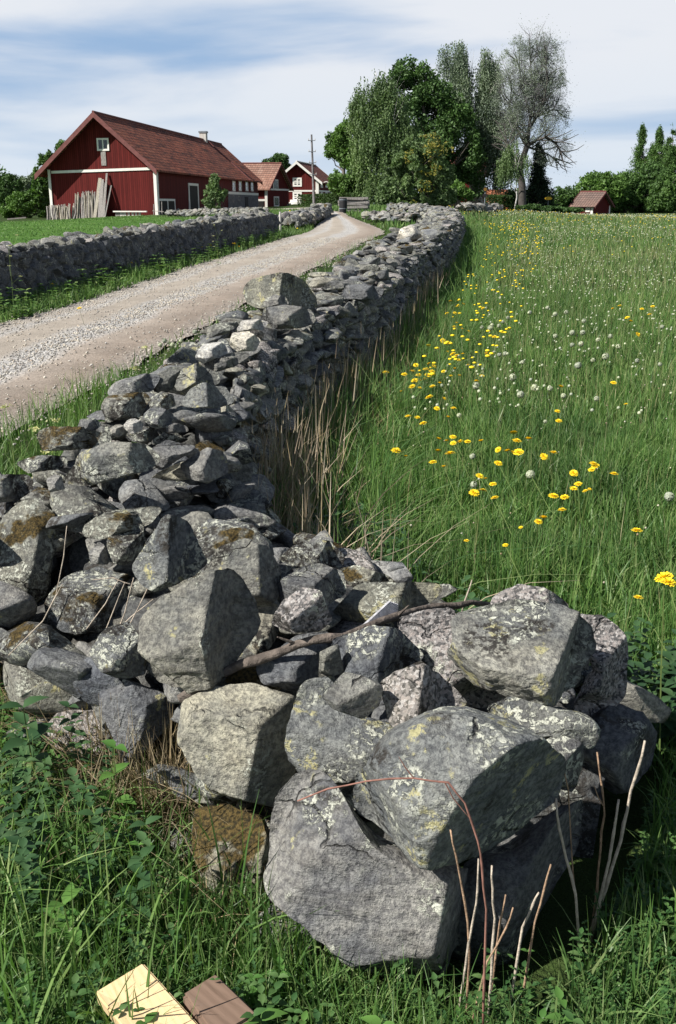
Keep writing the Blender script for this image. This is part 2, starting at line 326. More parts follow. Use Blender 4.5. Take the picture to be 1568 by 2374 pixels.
# ------------------------------------------------------------------ buildings
def board_mat(name, col, pitch=.15):
    t = NT(name, .85, .15); p = t.obj(); sp = t.n('ShaderNodeSeparateXYZ'); t.L(p, sp.inputs[0])
    s = t.math('ADD', sp.outputs[0], t.math('MULTIPLY', sp.outputs[1], .83)); fr = t.math('FRACT', t.math('DIVIDE', s, pitch)); idn = t.math('FLOOR', t.math('DIVIDE', s, pitch))
    wn = t.n('ShaderNodeTexWhiteNoise', noise_dimensions='1D'); t.L(idn, wn.inputs['W'])
    groove = t.math('LESS_THAN', fr, .16); k = lambda f: tuple(c * f for c in col)
    c = t.mix(wn.outputs['Value'], k(.78), k(1.22)); c = t.mix(t.rng(t.noise(t.map(p, (6, 6, .5)), 2, 5, .6), .3, .75), t.mix(1.0, c, (.75, .72, .72), 'MULTIPLY'), c)
    c = t.mix(groove, c, k(.35)); return t.done(c, t.bump(groove, -.6, .03))
def tile_mat(name, cols, axis, moss=.4):
    t = NT(name, .9, .15); p = t.obj(); uvn = t.n('ShaderNodeUVMap').outputs[0]
    br = t.n('ShaderNodeTexBrick'); t.L(uvn, br.inputs[0]); br.offset = 0; br.inputs['Scale'].default_value = 1.0; br.inputs['Brick Width'].default_value = .34; br.inputs['Row Height'].default_value = .42
    br.inputs['Mortar Size'].default_value = .035; br.inputs['Color1'].default_value = (0, 0, 0, 1); br.inputs['Color2'].default_value = (1, 1, 1, 1); br.inputs['Mortar'].default_value = (.5, .5, .5, 1); br.inputs['Bias'].default_value = 0
    c = t.ramp(br.outputs[0], [(i / (len(cols) - 1), q) for i, q in enumerate(cols)])
    ms = t.rng(t.noise(t.map(uvn, (.30, 1.6, 1)), .9, 7, .7), .62 - .25 * moss, .78 - .25 * moss); c = t.mix(t.math('MULTIPLY', ms, .8), c, (.035, .026, .026))
    c = t.mix(t.rng(t.noise(uvn, .25, 3, .5), .35, .65), c, t.mix(1.0, c, (1.35, 1.2, 1.1), 'MULTIPLY'))
    c = t.mix(br.outputs['Fac'], c, (.03, .02, .02))
    sp = t.n('ShaderNodeSeparateXYZ'); t.L(uvn, sp.inputs[0]); rows = t.math('FRACT', t.math('DIVIDE', sp.outputs[1], .42)); cols_ = t.math('SINE', t.math('MULTIPLY', sp.outputs[0], 2 * math.pi / .34))
    h = t.math('ADD', rows, t.math('MULTIPLY', cols_, .35)); return t.done(c, t.bump(h, .9, .06))
M['red'] = board_mat('red_boards', (.125, .018, .016)); M['red_dark'] = board_mat('red_boards_worn', (.15, .022, .018))
M['white'] = plain('white_paint', (.78, .76, .70), .6, .06, 4); M['tile'] = tile_mat('roof_tiles', [(.17, .06, .045), (.25, .09, .06), (.32, .125, .08), (.20, .07, .055)], 0, .55)
M['tile_pink'] = tile_mat('roof_tiles_pale', [(.27, .16, .125), (.33, .195, .15), (.38, .25, .20)], 0, .35); M['tile_dark'] = tile_mat('roof_tiles_dark', [(.13, .055, .045), (.18, .075, .06)], 0, .4)
M['tile_shed'] = tile_mat('roof_tiles_grey', [(.16, .12, .105), (.21, .15, .13)], 0, .3); M['terra'] = tile_mat('roof_tiles_terracotta', [(.42, .16, .085), (.50, .20, .10)], 0, .0)
M['trim_red'] = plain('faded_red_trim', (.16, .06, .055), .8, .2, 3); M['glass'] = plain('window_glass', (.03, .04, .05), .12, .3, 2, spec=.6)
M['dark'] = plain('dark_door_wood', (.02, .018, .018), .8, .3, 5); M['stone_base'] = plain('grey_rendered_stone', (.15, .15, .16), .9, .3, 3, .4); M['grey_wood'] = plain('weathered_grey_wood', (.27, .25, .235), .9, .45, 9, .5, stretch=(4, 4, .6))
M['pale_wood'] = plain('bleached_wood', (.36, .33, .27), .9, .4, 9, .4, stretch=(4, 4, .6)); M['metal'] = plain('grey_metal', (.16, .18, .20), .5, .2, 6); M['light_wood'] = None
M['concrete'] = plain('pale_render', (.5, .48, .44), .9, .15, 4)

class Bldg:
    """gable from A to B on the ground, side from A to C; ze eave height, zr ridge height (absolute)"""
    def __init__(s, name, label, A, B, C, ze, zr, m_wall, m_roof, m_rake, oh=.5, og=.5, thick=.14, down=1.2, ohB=None, cat='house', rakedepth=.22):
        s.A, s.B, s.C = Vector(A), Vector(B), Vector(C); s.X = s.B - s.A; s.Y = s.C - s.A; s.X.z = 0; s.Y.z = 0
        s.lx, s.ly = s.X.length, s.Y.length; s.X.normalize(); s.Y.normalize(); s.z0 = min(s.A.z, s.B.z, s.C.z); s.ze, s.zr = ze, zr
        s.root = empty(name, (s.A.x, s.A.y, s.z0), label, cat); bz = s.z0 - down
        P = lambda x, y, z: Vector((s.A.x, s.A.y, 0)) + s.X * x + s.Y * y + Vector((0, 0, z)); s.P = P
        v = [P(0, 0, bz), P(s.lx, 0, bz), P(s.lx, 0, ze), P(s.lx / 2, 0, zr), P(0, 0, ze)]; v += [q + s.Y * s.ly for q in v]
        mb = MB(); f = [(0, 1, 2, 3, 4), (9, 8, 7, 6, 5), (0, 5, 6, 1), (1, 6, 7, 2), (0, 4, 9, 5)]; mb.add(v, f)
        s.wall = mb.build('wall', m_wall, s.root)
        ohB = oh if ohB is None else ohB; sl = (zr - ze) / (s.lx / 2)
        s.roofs = []
        for side, o_ in ((0, oh), (1, ohB)):
            def T(u, y, up):
                x = (s.lx / 2 - u) if side == 0 else (s.lx / 2 + u); return P(x, y, zr - sl * u + .04 + up)
            uu = s.lx / 2 + o_; L_ = math.hypot(uu, sl * uu); a = [T(0, -og, 0), T(0, s.ly + og, 0), T(uu, s.ly + og, 0), T(uu, -og, 0)]; vt = a + [q + Vector((0, 0, thick)) for q in a]
            me = bpy.data.meshes.new('roof'); fs = [(0, 1, 2, 3), (7, 6, 5, 4), (0, 4, 5, 1), (1, 5, 6, 2), (2, 6, 7, 3), (3, 7, 4, 0)]
            if side == 1: fs = [q[::-1] for q in fs]
            me.from_pydata([tuple(q - s.root.location) for q in vt], [], fs); uv = me.uv_layers.new(name='UVMap'); U_ = {0: (0, 0), 1: (s.ly + 2 * og, 0), 2: (s.ly + 2 * og, L_), 3: (0, L_)}
            for lp in me.loops: uv.data[lp.index].uv = U_[lp.vertex_index % 4]
            r = link('roof', me, m_roof, s.root); s.roofs.append(r)
            for y0 in (-og - .05, s.ly + og + .003):               # rake boards standing proud of the roof ends
                mb = MB()
                mb.add([T(0, y0, -rakedepth + thick), T(uu, y0, -rakedepth + thick), T(uu, y0, thick + .03), T(0, y0, thick + .03)] + [q + s.Y * .047 for q in (T(0, y0, -rakedepth + thick), T(uu, y0, -rakedepth + thick), T(uu, y0, thick + .03), T(0, y0, thick + .03))],
                       [(0, 1, 2, 3), (7, 6, 5, 4), (0, 4, 5, 1), (1, 5, 6, 2), (2, 6, 7, 3), (3, 7, 4, 0)])
                mb.build('rake_board', m_rake, s.root)
        mb = MB(); mb.tube([P(s.lx / 2, -og, zr + thick + .06), P(s.lx / 2, s.ly + og, zr + thick + .06)], .11, 6); mb.build('ridge_cap', m_roof if False else m_rake, s.root)
    def gbox(s, mb, x0, x1, z0, z1, d=.05, back=.02):   # on the gable (y=0), outward -Y
        mb.obox(s.P(x0, -d, z0), s.X * (x1 - x0), s.Y * (d + back), Vector((0, 0, z1 - z0))); return mb
    def sbox(s, mb, y0, y1, z0, z1, d=.05, back=.02):   # on the side through A (x=0), outward -X
        mb.obox(s.P(-d, y0, z0), s.X * (d + back), s.Y * (y1 - y0), Vector((0, 0, z1 - z0))); return mb
    def gx(s, vx, vy):
        """gable plane coordinates (x, z) of a photo point"""
        d = ray(vx, vy); n = s.X.cross(Vector((0, 0, 1))); t = (Vector((s.A.x, s.A.y, 0)) - CAM).dot(n) / d.dot(n); p = CAM + d * t; return (p - s.A).dot(s.X), p.z
    def sy(s, vx, vy):
        d = ray(vx, vy); n = s.Y.cross(Vector((0, 0, 1))); t = (Vector((s.A.x, s.A.y, 0)) - CAM).dot(n) / d.dot(n); p = CAM + d * t; return (p - s.A).dot(s.Y), p.z
    def window(s, face, a0, a1, z0, z1, fr=.1, bars=(1, 1), frm=None, label=None):
        bx = s.gbox if face == 'g' else s.sbox; mb = MB(); bx(mb, a0, a1, z0, z0 + fr, .07); bx(mb, a0, a1, z1 - fr, z1, .07); bx(mb, a0, a0 + fr, z0 + fr, z1 - fr, .067); bx(mb, a1 - fr, a1, z0 + fr, z1 - fr, .067)
        for k in range(bars[0]): c = a0 + fr + (a1 - a0 - 2 * fr) * (k + 1) / (bars[0] + 1); bx(mb, c - fr * .35, c + fr * .35, z0 + fr, z1 - fr, .06)
        for k in range(bars[1]): c = z0 + fr + (z1 - z0 - 2 * fr) * (k + 1) / (bars[1] + 1); bx(mb, a0 + fr, a1 - fr, c - fr * .3, c + fr * .3, .055)
        wn = mb.build('window', frm or M['white'], s.root); g = MB(); bx(g, a0 + fr * .5, a1 - fr * .5, z0 + fr * .5, z1 - fr * .5, .03); g = g.build('pane', M['glass'], s.root); g.parent = wn; g.location = (0, 0, 0); return wn

def grd(p, dz=0): return Vector((p.x, p.y, gz1(p.x, p.y) + dz))
# the great barn
A = W(365, 497, 89); Bp = W(121, 512, 91.0); C = W(599, 489, 133)
b = Bldg('barn', 'long dark red timber barn with white corner posts and mossy tiled roof', A, Bp, C, W(369, 389, 89).z, W(231, 268, 90).z, M['red'], M['tile'], M['trim_red'], .45, 1.05, .16, ohB=.85, cat='barn', rakedepth=.42)
mb = MB(); x1, zb1 = b.gx(360, 390); x2, zb2 = b.gx(121, 398); h_ = .21
mb.obox(b.P(.22, -.07, zb1 - .14), b.P(b.lx - .3, 0, zb2 - .16) - b.P(.22, 0, zb1 - .14), b.Y * .09, Vector((0, 0, h_))); mb.build('trim_band', M['white'], b.root)
for xa, xb in ((-.09, .17), (b.lx - .20, b.lx + .03)):
    mb = MB(); b.gbox(mb, xa, xb, b.z0 - .5, b.ze - .1, .09, .5 if xa < 0 else .02); mb.build('corner_post', M['white'], b.root)
x1, z1 = b.gx(252, 320); x2, z2 = b.gx(226, 350); b.window('g', x1, x2, z2, z1, .15, (1, 0))
x1, z1 = b.gx(245, 351); x2, z2 = b.gx(236, 387); mb = MB(); b.gbox(mb, x1, x2, z2 + .1, z1 - .01, .05); mb.build('grey_board', M['grey_wood'], b.root)
# doors and windows of the long shaded side
y0, zt = b.sy(436, 430); y1, _ = b.sy(459, 431); zbm = b.z0 - .2
mb = MB(); b.sbox(mb, y0, y0 + .3, zbm, zt, .07); b.sbox(mb, y1 - .3, y1, zbm, zt, .07); b.sbox(mb, y0, y1, zt, zt + .22, .075); dr = mb.build('door_frame', M['white'], b.root)
mb = MB(); b.sbox(mb, y0 + .3, y1 - .3, zbm, zt, .03); mb.build('door', M['dark'], b.root)
y0, zt = b.sy(368, 463); y1, _ = b.sy(405, 463)
mb = MB(); b.sbox(mb, .35, y1, zt - .1, zt + .08, .06); b.sbox(mb, (y0 + y1) / 2, (y0 + y1) / 2 + .22, zbm, zt - .1, .06); b.sbox(mb, y1 - .22, y1, zbm, zt - .1, .06); mb.build('door_frame', M['white'], b.root)
mb = MB(); b.sbox(mb, .4, (y0 + y1) / 2, zbm, zt - .1, .03); mb.build('door', M['dark'], b.root); mb = MB(); b.sbox(mb, (y0 + y1) / 2 + .22, y1 - .22, zbm, zt - .1, .03); mb.build('door', M['dark'], b.root)
ya, zz = b.sy(*Q2(475, 560)); yb, _ = b.sy(*Q2(712, 580)); zz = W(*Q2(712, 578), 131).z
mb = MB(); b.sbox(mb, ya, b.ly + .02, b.z0 - 1, zz - .12, .05); mb.build('stone_wall_base', M['stone_base'], b.root)
mb = MB(); b.sbox(mb, ya, b.ly + .02, zz - .12, zz + .16, .08); mb.build('trim_band', M['white'], b.root)
for zx0, zx1 in ((512, 537), (570, 594), (630, 653), (678, 700)):
    q0, zt = b.sy(*Q2(zx0, 455)); q1, _ = b.sy(*Q2(zx1, 455)); _, z2 = b.sy(*Q2((zx0 + zx1) / 2, 550)); _, z1 = b.sy(*Q2((zx0 + zx1) / 2, 458)); b.window('s', q0, q1, z2, z1, .17, (0, 1))
for zx0, zx1, t_, bt in ((512, 528, 585, 650), (562, 582, 590, 635)):
    q0, z1 = b.sy(*Q2(zx0, t_)); q1, z2 = b.sy(*Q2(zx1, bt)); b.window('s', q0, q1, z2, z1, .12, (0, 0), M['grey_wood'])
q0, z1 = b.sy(*Q2(622, 600)); q1, z2 = b.sy(*Q2(655, 710)); mb = MB(); b.sbox(mb, q0, q1, b.z0, z1, .08); mb.build('door', M['dark'], b.root)
ys, _ = b.sy(588, 414)                                              # raised fire wall crossing the roof
sl = (b.zr - b.ze) / (b.lx / 2); yS = b.ly - 6.5
mb = MB(); a0 = b.P(b.lx / 2, yS, b.zr + .18); a1 = b.P(-.45, yS, b.ze - .45 * sl + .18); mb.bar(a0, a1, .28, .22); mb.build('roof_parapet', M['trim_red'], b.root)
yc = yS - 2.0; c0 = b.P(b.lx / 2 - .4, yc, 0); mb = MB(); mb.obox(c0 + Vector((0, 0, b.zr - 1.0)), b.X * .8, b.Y * .8, (0, 0, 1.95)); ch = mb.build('chimney', M['concrete'], b.root)
mb = MB(); mb.obox(c0 - b.X * .08 - b.Y * .08 + Vector((0, 0, b.zr + .953)), b.X * .96, b.Y * .96, (0, 0, .18)); q = mb.build('chimney_cap', M['metal'], b.root)
BARN = b
# second building, roof slope to the camera
A = W(*Q2(832, 730), 142); Bp = A + Vector((2.6, 6.5, 0)); C = A + Vector((-9.5, .4, 0))
b = Bldg('granary', 'small red outbuilding with pale salmon tiled roof between barn and farmhouse', A, Bp, C, W(*Q2(832, 517), 142).z, W(*Q2(900, 312), 145.2).z, M['red'], M['tile_pink'], M['trim_red'], .45, .5, .14, cat='outbuilding')
mb = MB(); b.sbox(mb, -.02, .32, b.z0 - .6, b.ze - .05, .07); mb.build('corner_post', M['white'], b.root)
_, zt = b.sy(*Q2(800, 630)); mb = MB(); b.sbox(mb, .33, 9, zt - .12, zt + .14, .06); mb.build('trim_band', M['white'], b.root)
mb = MB(); b.sbox(mb, .5, 3.8, b.z0 - .5, zt - .13, .05); mb.build('door', M['dark'], b.root)
mb = MB(); zg = b.gx(*Q2(900, 535))[1]; b.gbox(mb, .05, b.lx, zg - .1, zg + .12, .06); mb.build('trim_band', M['white'], b.root)
x0, z1 = 1.6, b.ze + 1.2; b.window('g', 1.8, 3.4, b.ze - .3, b.ze + 1.1, .14, (0, 0)); b.window('g', 2.0, 3.6, zg - 2.2, zg - .9, .14, (0, 0))
# farmhouse
A = W(*Q2(1287, 640), 166); Bp = W(*Q2(918, 660), 166.5); Bp.z = A.z; C = W(*Q2(1428, 600), 181); A.z = gz1(A.x, A.y)
b = Bldg('farmhouse', 'two-storey red farmhouse with white window frames and white corner post', A, Bp, C, W(*Q2(1290, 450), 166).z, W(*Q2(1100, 295), 166).z, M['red'], M['tile_dark'], M['white'], .75, .7, .18, ohB=.8, cat='house', rakedepth=.4)
mb = MB(); b.gbox(mb, -.06, .42, b.z0 - .5, b.ze - .1, .09, .4); mb.build('corner_post', M['white'], b.root)
zt = b.gx(*Q2(1100, 547))[1]; mb = MB(); b.gbox(mb, .42, b.lx, zt - .12, zt + .13, .06); mb.build('trim_band', M['white'], b.root); mb = MB(); b.sbox(mb, .35, b.ly, zt - .12, zt + .13, .06); mb.build('trim_band', M['white'], b.root)
mb = MB(); b.gbox(mb, b.lx - .25, b.lx + .04, b.z0 - .5, zt - .13, .07); mb.build('corner_post', M['white'], b.root)
for zy0, zy1 in ((428, 508), (557, 635)):
    x1, z1 = b.gx(*Q2(1138, zy0)); x2, z2 = b.gx(*Q2(1058, zy1)); b.window('g', x1, x2, z2, z1, .26, (1, 2))
for zx0 in (1305, 1348, 1395):
    for zy0, zy1 in ((475, 520), (560, 605)):
        y0, z1 = b.sy(*Q2(zx0, zy0)); y1, z2 = b.sy(*Q2(zx0 + 20, zy1)); b.window('s', y0, y1, z2, z1, .16, (1, 1))
y0, z1 = b.sy(*Q2(1305, 480)); mb = MB(); p = b.P(-.3, 1.0, z1); mb.tube([p, p + b.X * -.8 + Vector((0, 0, .25)), p + b.X * -1.2 + Vector((0, 0, .1))], .06, 6); p2 = p + b.X * -1.5
mb.obox(p2 + Vector((-.5, -.2, 0)), (1.0, 0, 0), (0, .4, 0), (0, 0, .2)); mb.build('yard_lamp', M['white'], b.root)
x1, z1 = b.gx(*Q2(1040, 645)); x2, _ = b.gx(*Q2(1140, 645)); mb = MB()
for k in range(3): b.gbox(mb, min(x1, x2) - .1 * k, max(x1, x2) + .1 * k, b.z0 - .1 + .35 * (2 - k) - .3, b.z0 + .35 * (2 - k), .6 + .35 * k)
mb.build('steps', M['white'], b.root)
# small shed at the far meadow edge
A = W(*Q3(990, 357), 140); A.z = gz1(A.x, A.y) - .1; Bp = A + Vector((3.15, 3.4, 0)); C = A + Vector((-3.0, .2, 0)); C = Vector((W(*Q3(858, 357), 141).x, A.y + 1.0, A.z))
b = Bldg('shed', 'tiny red shed with two white windows at the far side of the meadow', A, Bp, C, W(*Q3(990, 299), 140).z, W(*Q3(1055, 211), 142).z, M['red'], M['tile_shed'], M['trim_red'], .4, .45, .1, cat='shed')
mb = MB(); b.sbox(mb, -.02, .28, b.z0 - .5, b.ze, .05); mb.build('corner_post', M['white'], b.root); mb = MB(); b.sbox(mb, b.ly - .25, b.ly, b.z0 - .5, b.ze, .05); mb.build('corner_post', M['white'], b.root)
mb = MB(); b.gbox(mb, b.lx - .25, b.lx, b.z0 - .5, b.ze, .05); mb.build('corner_post', M['white'], b.root)
for zx0, zx1 in ((878, 903), (944, 971)):
    q0, z1 = b.sy(*Q3(zx0, 303)); q1, z2 = b.sy(*Q3(zx1, 344)); b.window('s', min(q0, q1), max(q0, q1), z2, z1, .17, (1, 0))
# red house half hidden by the trees, and the terracotta roofed building behind it
A = W(*Q3(216, 280), 128); A.z = gz1(A.x, A.y); Bp = A + Vector((1.4, 7, 0)); C = A + Vector((-7.5, 0, 0))
b = Bldg('red_cottage', 'dark red cottage almost hidden behind the big trees right of the yard', A, Bp, C, W(*Q3(216, 80), 128).z, W(*Q3(216, -60), 130).z, M['red_dark'], M['tile_dark'], M['trim_red'], .4, .4, cat='house')
y0, z1 = b.sy(*Q3(176, 118)); y1, z2 = b.sy(*Q3(160, 190)); b.window('s', y0, y1, z2, z1, .2, (0, 1))
mb = MB(); b.sbox(mb, 2.5, 4.2, b.z0, b.z0 + 2.1, .05); mb.build('door', M['dark'], b.root); mb = MB(); b.sbox(mb, .25, 1.5, b.z0 - .2, b.ze, .08); mb.build('side_shutter', M['dark'], b.root)
A = W(*Q3(425, 318), 152); A.z = gz1(A.x, A.y); C = W(*Q3(190, 318), 152); C.z = A.z; Bp = A + Vector((0, 7, 0))
b = Bldg('brick_outbuilding', 'low building with broad terracotta roof beyond the yard', A, Bp, C, A.z + .7, W(*Q3(400, 197), 155.5).z - .1, plain('brick_wall', (.3, .12, .07), .9, .2, 8), M['terra'], M['trim_red'], .3, .2, cat='outbuilding')
# ------------------------------------------------------------------ stones
def icosphere(n):
    import bmesh
    bm = bmesh.new(); bmesh.ops.create_icosphere(bm, subdivisions=n, radius=1.0); v = np.array([q.co[:] for q in bm.verts]); f = np.array([[q.index for q in t.verts] for t in bm.faces]); bm.free(); return v, f
ICO = {k: icosphere(k) for k in (1, 2, 3, 4, 5, 6)}
GROUP_R = 'stones of the right dry stone wall'
n_stone = [0]
def stone(poly, D, mat, label, thick=.9, facets=None, lvl=5, rough=1.0, name='wall_stone', seed=None, group=GROUP_R, up=.38, strata=0):
    """a boulder whose outline seen from the road end is poly (photo points), standing D metres away, with its own thickness and split faces"""
    P = np.array(poly, float); ar = 0; cx = cy = 0
    for i in range(len(P)):
        a, b_ = P[i], P[(i + 1) % len(P)]; k = a[0] * b_[1] - b_[0] * a[1]; ar += k; cx += (a[0] + b_[0]) * k; cy += (a[1] + b_[1]) * k
    cx /= 3 * ar; cy /= 3 * ar; C = W(cx, cy, D); dep = (C - CAM).dot(F); s = dep / FPX * VS
    rd = np.random.default_rng(seed if seed is not None else 100 + n_stone[0]); n_stone[0] += 1
    a = (P[:, 0] - cx) * s; b_ = -(P[:, 1] - cy) * s; n = 256; th = np.linspace(-np.pi, np.pi, n, endpoint=False); rr = np.zeros(n)
    for i in range(len(P)):
        j = (i + 1) % len(P); ex, ey = a[j] - a[i], b_[j] - b_[i]; c_, s_ = np.cos(th), np.sin(th); den = c_ * ey - s_ * ex
        with np.errstate(all='ignore'):
            t = (a[i] * ey - b_[i] * ex) / den; u = (a[i] * s_ - b_[i] * c_) / den
        ok = (t > 0) & (u >= -1e-6) & (u <= 1 + 1e-6); rr = np.where(ok, np.maximum(rr, np.where(ok, t, 0)), rr)
    rr = np.where(rr <= 0, rr[rr > 0].mean(), rr); kern = np.ones(9) / 9; rr = np.convolve(np.concatenate([rr[-4:], rr, rr[:4]]), kern, 'valid')
    v, f = ICO[lvl]; rho = np.hypot(v[:, 0], v[:, 1]); ang = np.arctan2(v[:, 1], v[:, 0]); rp = np.interp(ang, np.append(th, np.pi), np.append(rr, rr[0]))
    Rm = math.sqrt((rr ** 2).mean()); Rn = min(Rm, .9 * math.sqrt(Rm * rr.min())); T = thick * Rn
    g = rho ** .85; X = g * np.cos(ang) * rp; Y = g * np.sin(ang) * rp; Z = np.sign(v[:, 2]) * np.abs(v[:, 2]) ** .75 * T
    # split planes in world directions, applied along the line of depth so that the outline stays
    fl = facets if facets is not None else [((rd.normal() * .15, -.25 + rd.normal() * .12, 1), up), ((-.35 + rd.normal() * .25, -1, .2 + rd.normal() * .2), .70), ((1, -.55 + rd.normal() * .2, .1 + rd.normal() * .2), .5)]
    fl = list(fl) + [((rd.normal(), -abs(rd.normal()) - .4, rd.normal()), rd.uniform(.74, .9)) for _ in range(5)]      # smaller chipped faces
    for nw, k in fl:
        nw = Vector(nw).normalized(); na, nb, nc = nw.dot(RT), nw.dot(U), nw.dot(-F)
        if nc < .12: continue
        sup = math.sqrt((na * Rm) ** 2 + (nb * Rm) ** 2 + (nc * T) ** 2) * k; zl = (sup - X * na - Y * nb) / nc
        Z = np.minimum(Z, zl)
    Z = np.maximum(Z, -T * .9); Z = np.where(v[:, 2] < 0, Z - .6 * T * np.abs(v[:, 2]), Z)
    wv = np.array(RT)[None] * X[:, None] + np.array(U)[None] * Y[:, None] - np.array(F)[None] * Z[:, None]
    q = wv / Rm + rd.uniform(-50, 50, 3); nd = wv / (np.linalg.norm(wv, axis=1)[:, None] + 1e-9)
    d1 = fbm(q * 1.3, 3) * .055 + fbm(q * np.array([3.4, 3.4, 6]), 5, True) * .036 + fbm(q * 2.8 + 7, 3) * .035 + fbm(q * 14, 3) * .010
    if strata: d1 += np.round(fbm(q * np.array([.6, .6, 3.5]) , 2) * 5) / 5 * .10 * strata
    wv = wv + nd * (d1 * Rm * rough)[:, None]
    o = link(name, mesh_np(name, wv, f), M[mat], None, C, True); return tagit(o, label, 'stone', group)
HERO = []
def hs(poly, zc, mat, label, **k):
    P = np.array(poly, float); c = P.mean(0); d = ray(*c); D = d.y * (zc - CAMZ) / d.z; o = stone(poly, D, mat, label, **k); HERO.append((o, P, D)); return o
def blob(cx, cy, w_, h_, rot=0, n=9, seed=0):
    r = np.random.default_rng(seed * 77 + int(cx) * 3 + int(cy)); t = np.sort(np.linspace(0, 2 * np.pi, n, endpoint=False) + r.uniform(-.25, .25, n)); k = r.uniform(.82, 1.1, n)
    x = np.cos(t) * w_ / 2 * k; y = np.sin(t) * h_ / 2 * k; c, s = math.cos(R(rot)), math.sin(R(rot)); return [(cx + a * c - b * s, cy + a * s + b * c) for a, b in zip(x, y)]
TOPL = ((-.05, -.3, 1), .42); FR = ((-.3, -1, .15), .55); RI = ((1, -.35, .05), .45)
hs([(640,1870),(690,1812),(780,1815),(800,1870),(830,1905),(880,1960),(960,1990),(1070,2018),(1110,2060),(1110,2150),(1080,2230),(1020,2300),(900,2270),(790,2215),(700,2135),(603,2080),(618,2010),(622,1920)], .27, 'rock_plain', 'largest grey boulder at the front end of the wall, smooth tilted face towards the camera', thick=.8, facets=[((-.25,-1,.42),.42),((-.5,-.6,.75),.66),((1,-.45,-.05),.92)], lvl=6, rough=.7)
hs([(900,1712),(1010,1655),(1100,1655),(1262,1712),(1345,1800),(1330,1900),(1200,1985),(1040,2008),(940,1985),(825,1925),(820,1885),(850,1790)], .50, 'rock_yellow', 'domed boulder with yellow and white lichen resting on the largest front boulder', thick=1.0, facets=[((-.62,-.62,.50),.80),((.72,-.9,-.32),.34)], lvl=6, rough=.8)
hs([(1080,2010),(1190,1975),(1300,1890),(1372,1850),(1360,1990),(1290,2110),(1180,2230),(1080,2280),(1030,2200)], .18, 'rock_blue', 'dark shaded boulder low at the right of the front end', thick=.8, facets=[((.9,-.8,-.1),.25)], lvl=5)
hs([(1043,1500),(1060,1440),(1110,1420),(1230,1400),(1320,1412),(1390,1450),(1412,1520),(1385,1545),(1362,1610),(1300,1637),(1200,1620),(1100,1592),(1048,1545)], .60, 'rock_yellow', 'broad flat-topped boulder with pale lichen spots at the right edge of the pile', thick=1.0, facets=[((-.10,-.30,1),.20),((-.15,-1,.05),.85),((1,-.45,-.1),.55)], lvl=6, rough=.9, strata=.5)
hs([(923,1440),(980,1420),(1060,1412),(1070,1480),(1070,1560),(1180,1600),(1180,1645),(1080,1650),(1010,1560),(930,1480)], .54, 'granite', 'pink and grey granite slab tucked under the broad flat-topped boulder', facets=[TOPL, ((-.5,-1,.4),.5)], strata=.3)
hs([(1138,1388),(1160,1375),(1205,1357),(1262,1362),(1330,1405),(1320,1440),(1140,1440)], .60, 'granite', 'white speckled granite stone peeping out behind the broad flat-topped boulder', facets=[((-.2,-.5,.9),.5)])
hs([(1330,1425),(1400,1430),(1450,1462),(1467,1500),(1462,1620),(1400,1690),(1330,1650),(1380,1560)], .46, 'granite', 'dark granite block right of the broad flat-topped boulder, in shadow', facets=[((-.1,-.3,1),.62),((.9,-.8,0),.2)])
hs([(1128,1652),(1195,1620),(1290,1645),(1372,1662),(1395,1690),(1370,1740),(1290,1712),(1190,1700)], .47, 'rock_yellow', 'greenish thin slab under the broad flat-topped boulder', thick=1.3, facets=[((-.3,-.7,1),.4)], strata=.4)
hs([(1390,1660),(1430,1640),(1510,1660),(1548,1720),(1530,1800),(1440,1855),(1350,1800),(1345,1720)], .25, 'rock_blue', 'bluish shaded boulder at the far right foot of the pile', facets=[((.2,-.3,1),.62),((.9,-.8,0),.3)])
hs([(1262,1722),(1300,1708),(1350,1722),(1360,1760),(1340,1850),(1270,1830)], .42, 'rock', 'squared grey stone between the domed boulder and the bluish boulder', facets=[((-.1,-.4,1),.7),((.8,-.9,0),.3)])
hs([(883,1592),(915,1562),(985,1538),(1020,1568),(1065,1610),(1098,1645),(1020,1665),(940,1690),(900,1678)], .60, 'granite', 'black and white speckled granite stone behind the domed boulder', facets=[((-.4,-.7,.7),.5),((.9,-.6,.3),.25)])
hs([(743,1618),(800,1563),(850,1572),(890,1592),(880,1640),(840,1672),(775,1648)], .62, 'rock_blue', 'small blue-grey wedge stone left of the speckled granite stone', facets=[((-.3,-.6,1),.35),((.3,-1,-.1),.35)], rough=.6)
hs([(690,1600),(720,1582),(765,1578),(800,1650),(880,1680),(950,1690),(905,1730),(862,1800),(760,1822),(690,1818),(658,1745),(665,1690)], .46, 'rock_yellow', 'lichen-edged slab lying against the left of the domed boulder', facets=[((.0,-.35,1),.22),((-.45,-1,.1),.42)], strata=.3)
hs([(410,1640),(480,1605),(580,1592),(695,1620),(668,1700),(685,1810),(625,1893),(540,1872),(455,1800),(405,1712)], .36, 'rock_pale', 'large pale smooth boulder in the left flank of the pile', thick=.8, facets=[((-.35,-1,.35),.4),((.7,-.9,.1),.55),((-.2,-.3,1),.6)], lvl=6, rough=.6)
hs([(325,1440),(370,1385),(480,1328),(530,1322),(575,1385),(598,1460),(570,1510),(500,1590),(405,1612),(340,1592),(325,1500)], .60, 'rock_plain', 'great angular tilted boulder with deep cracks, left of the pile centre', thick=.85, facets=[((-.4,-.85,.75),.36),((.95,-.35,.1),.30),((-.1,-1,-.1),.55)], lvl=6, strata=.55)
hs([(208,1512),(240,1460),(290,1445),(330,1490),(332,1572),(270,1578),(225,1545)], .44, 'rock_lichen', 'small rounded lichen stone left of the great angular boulder')
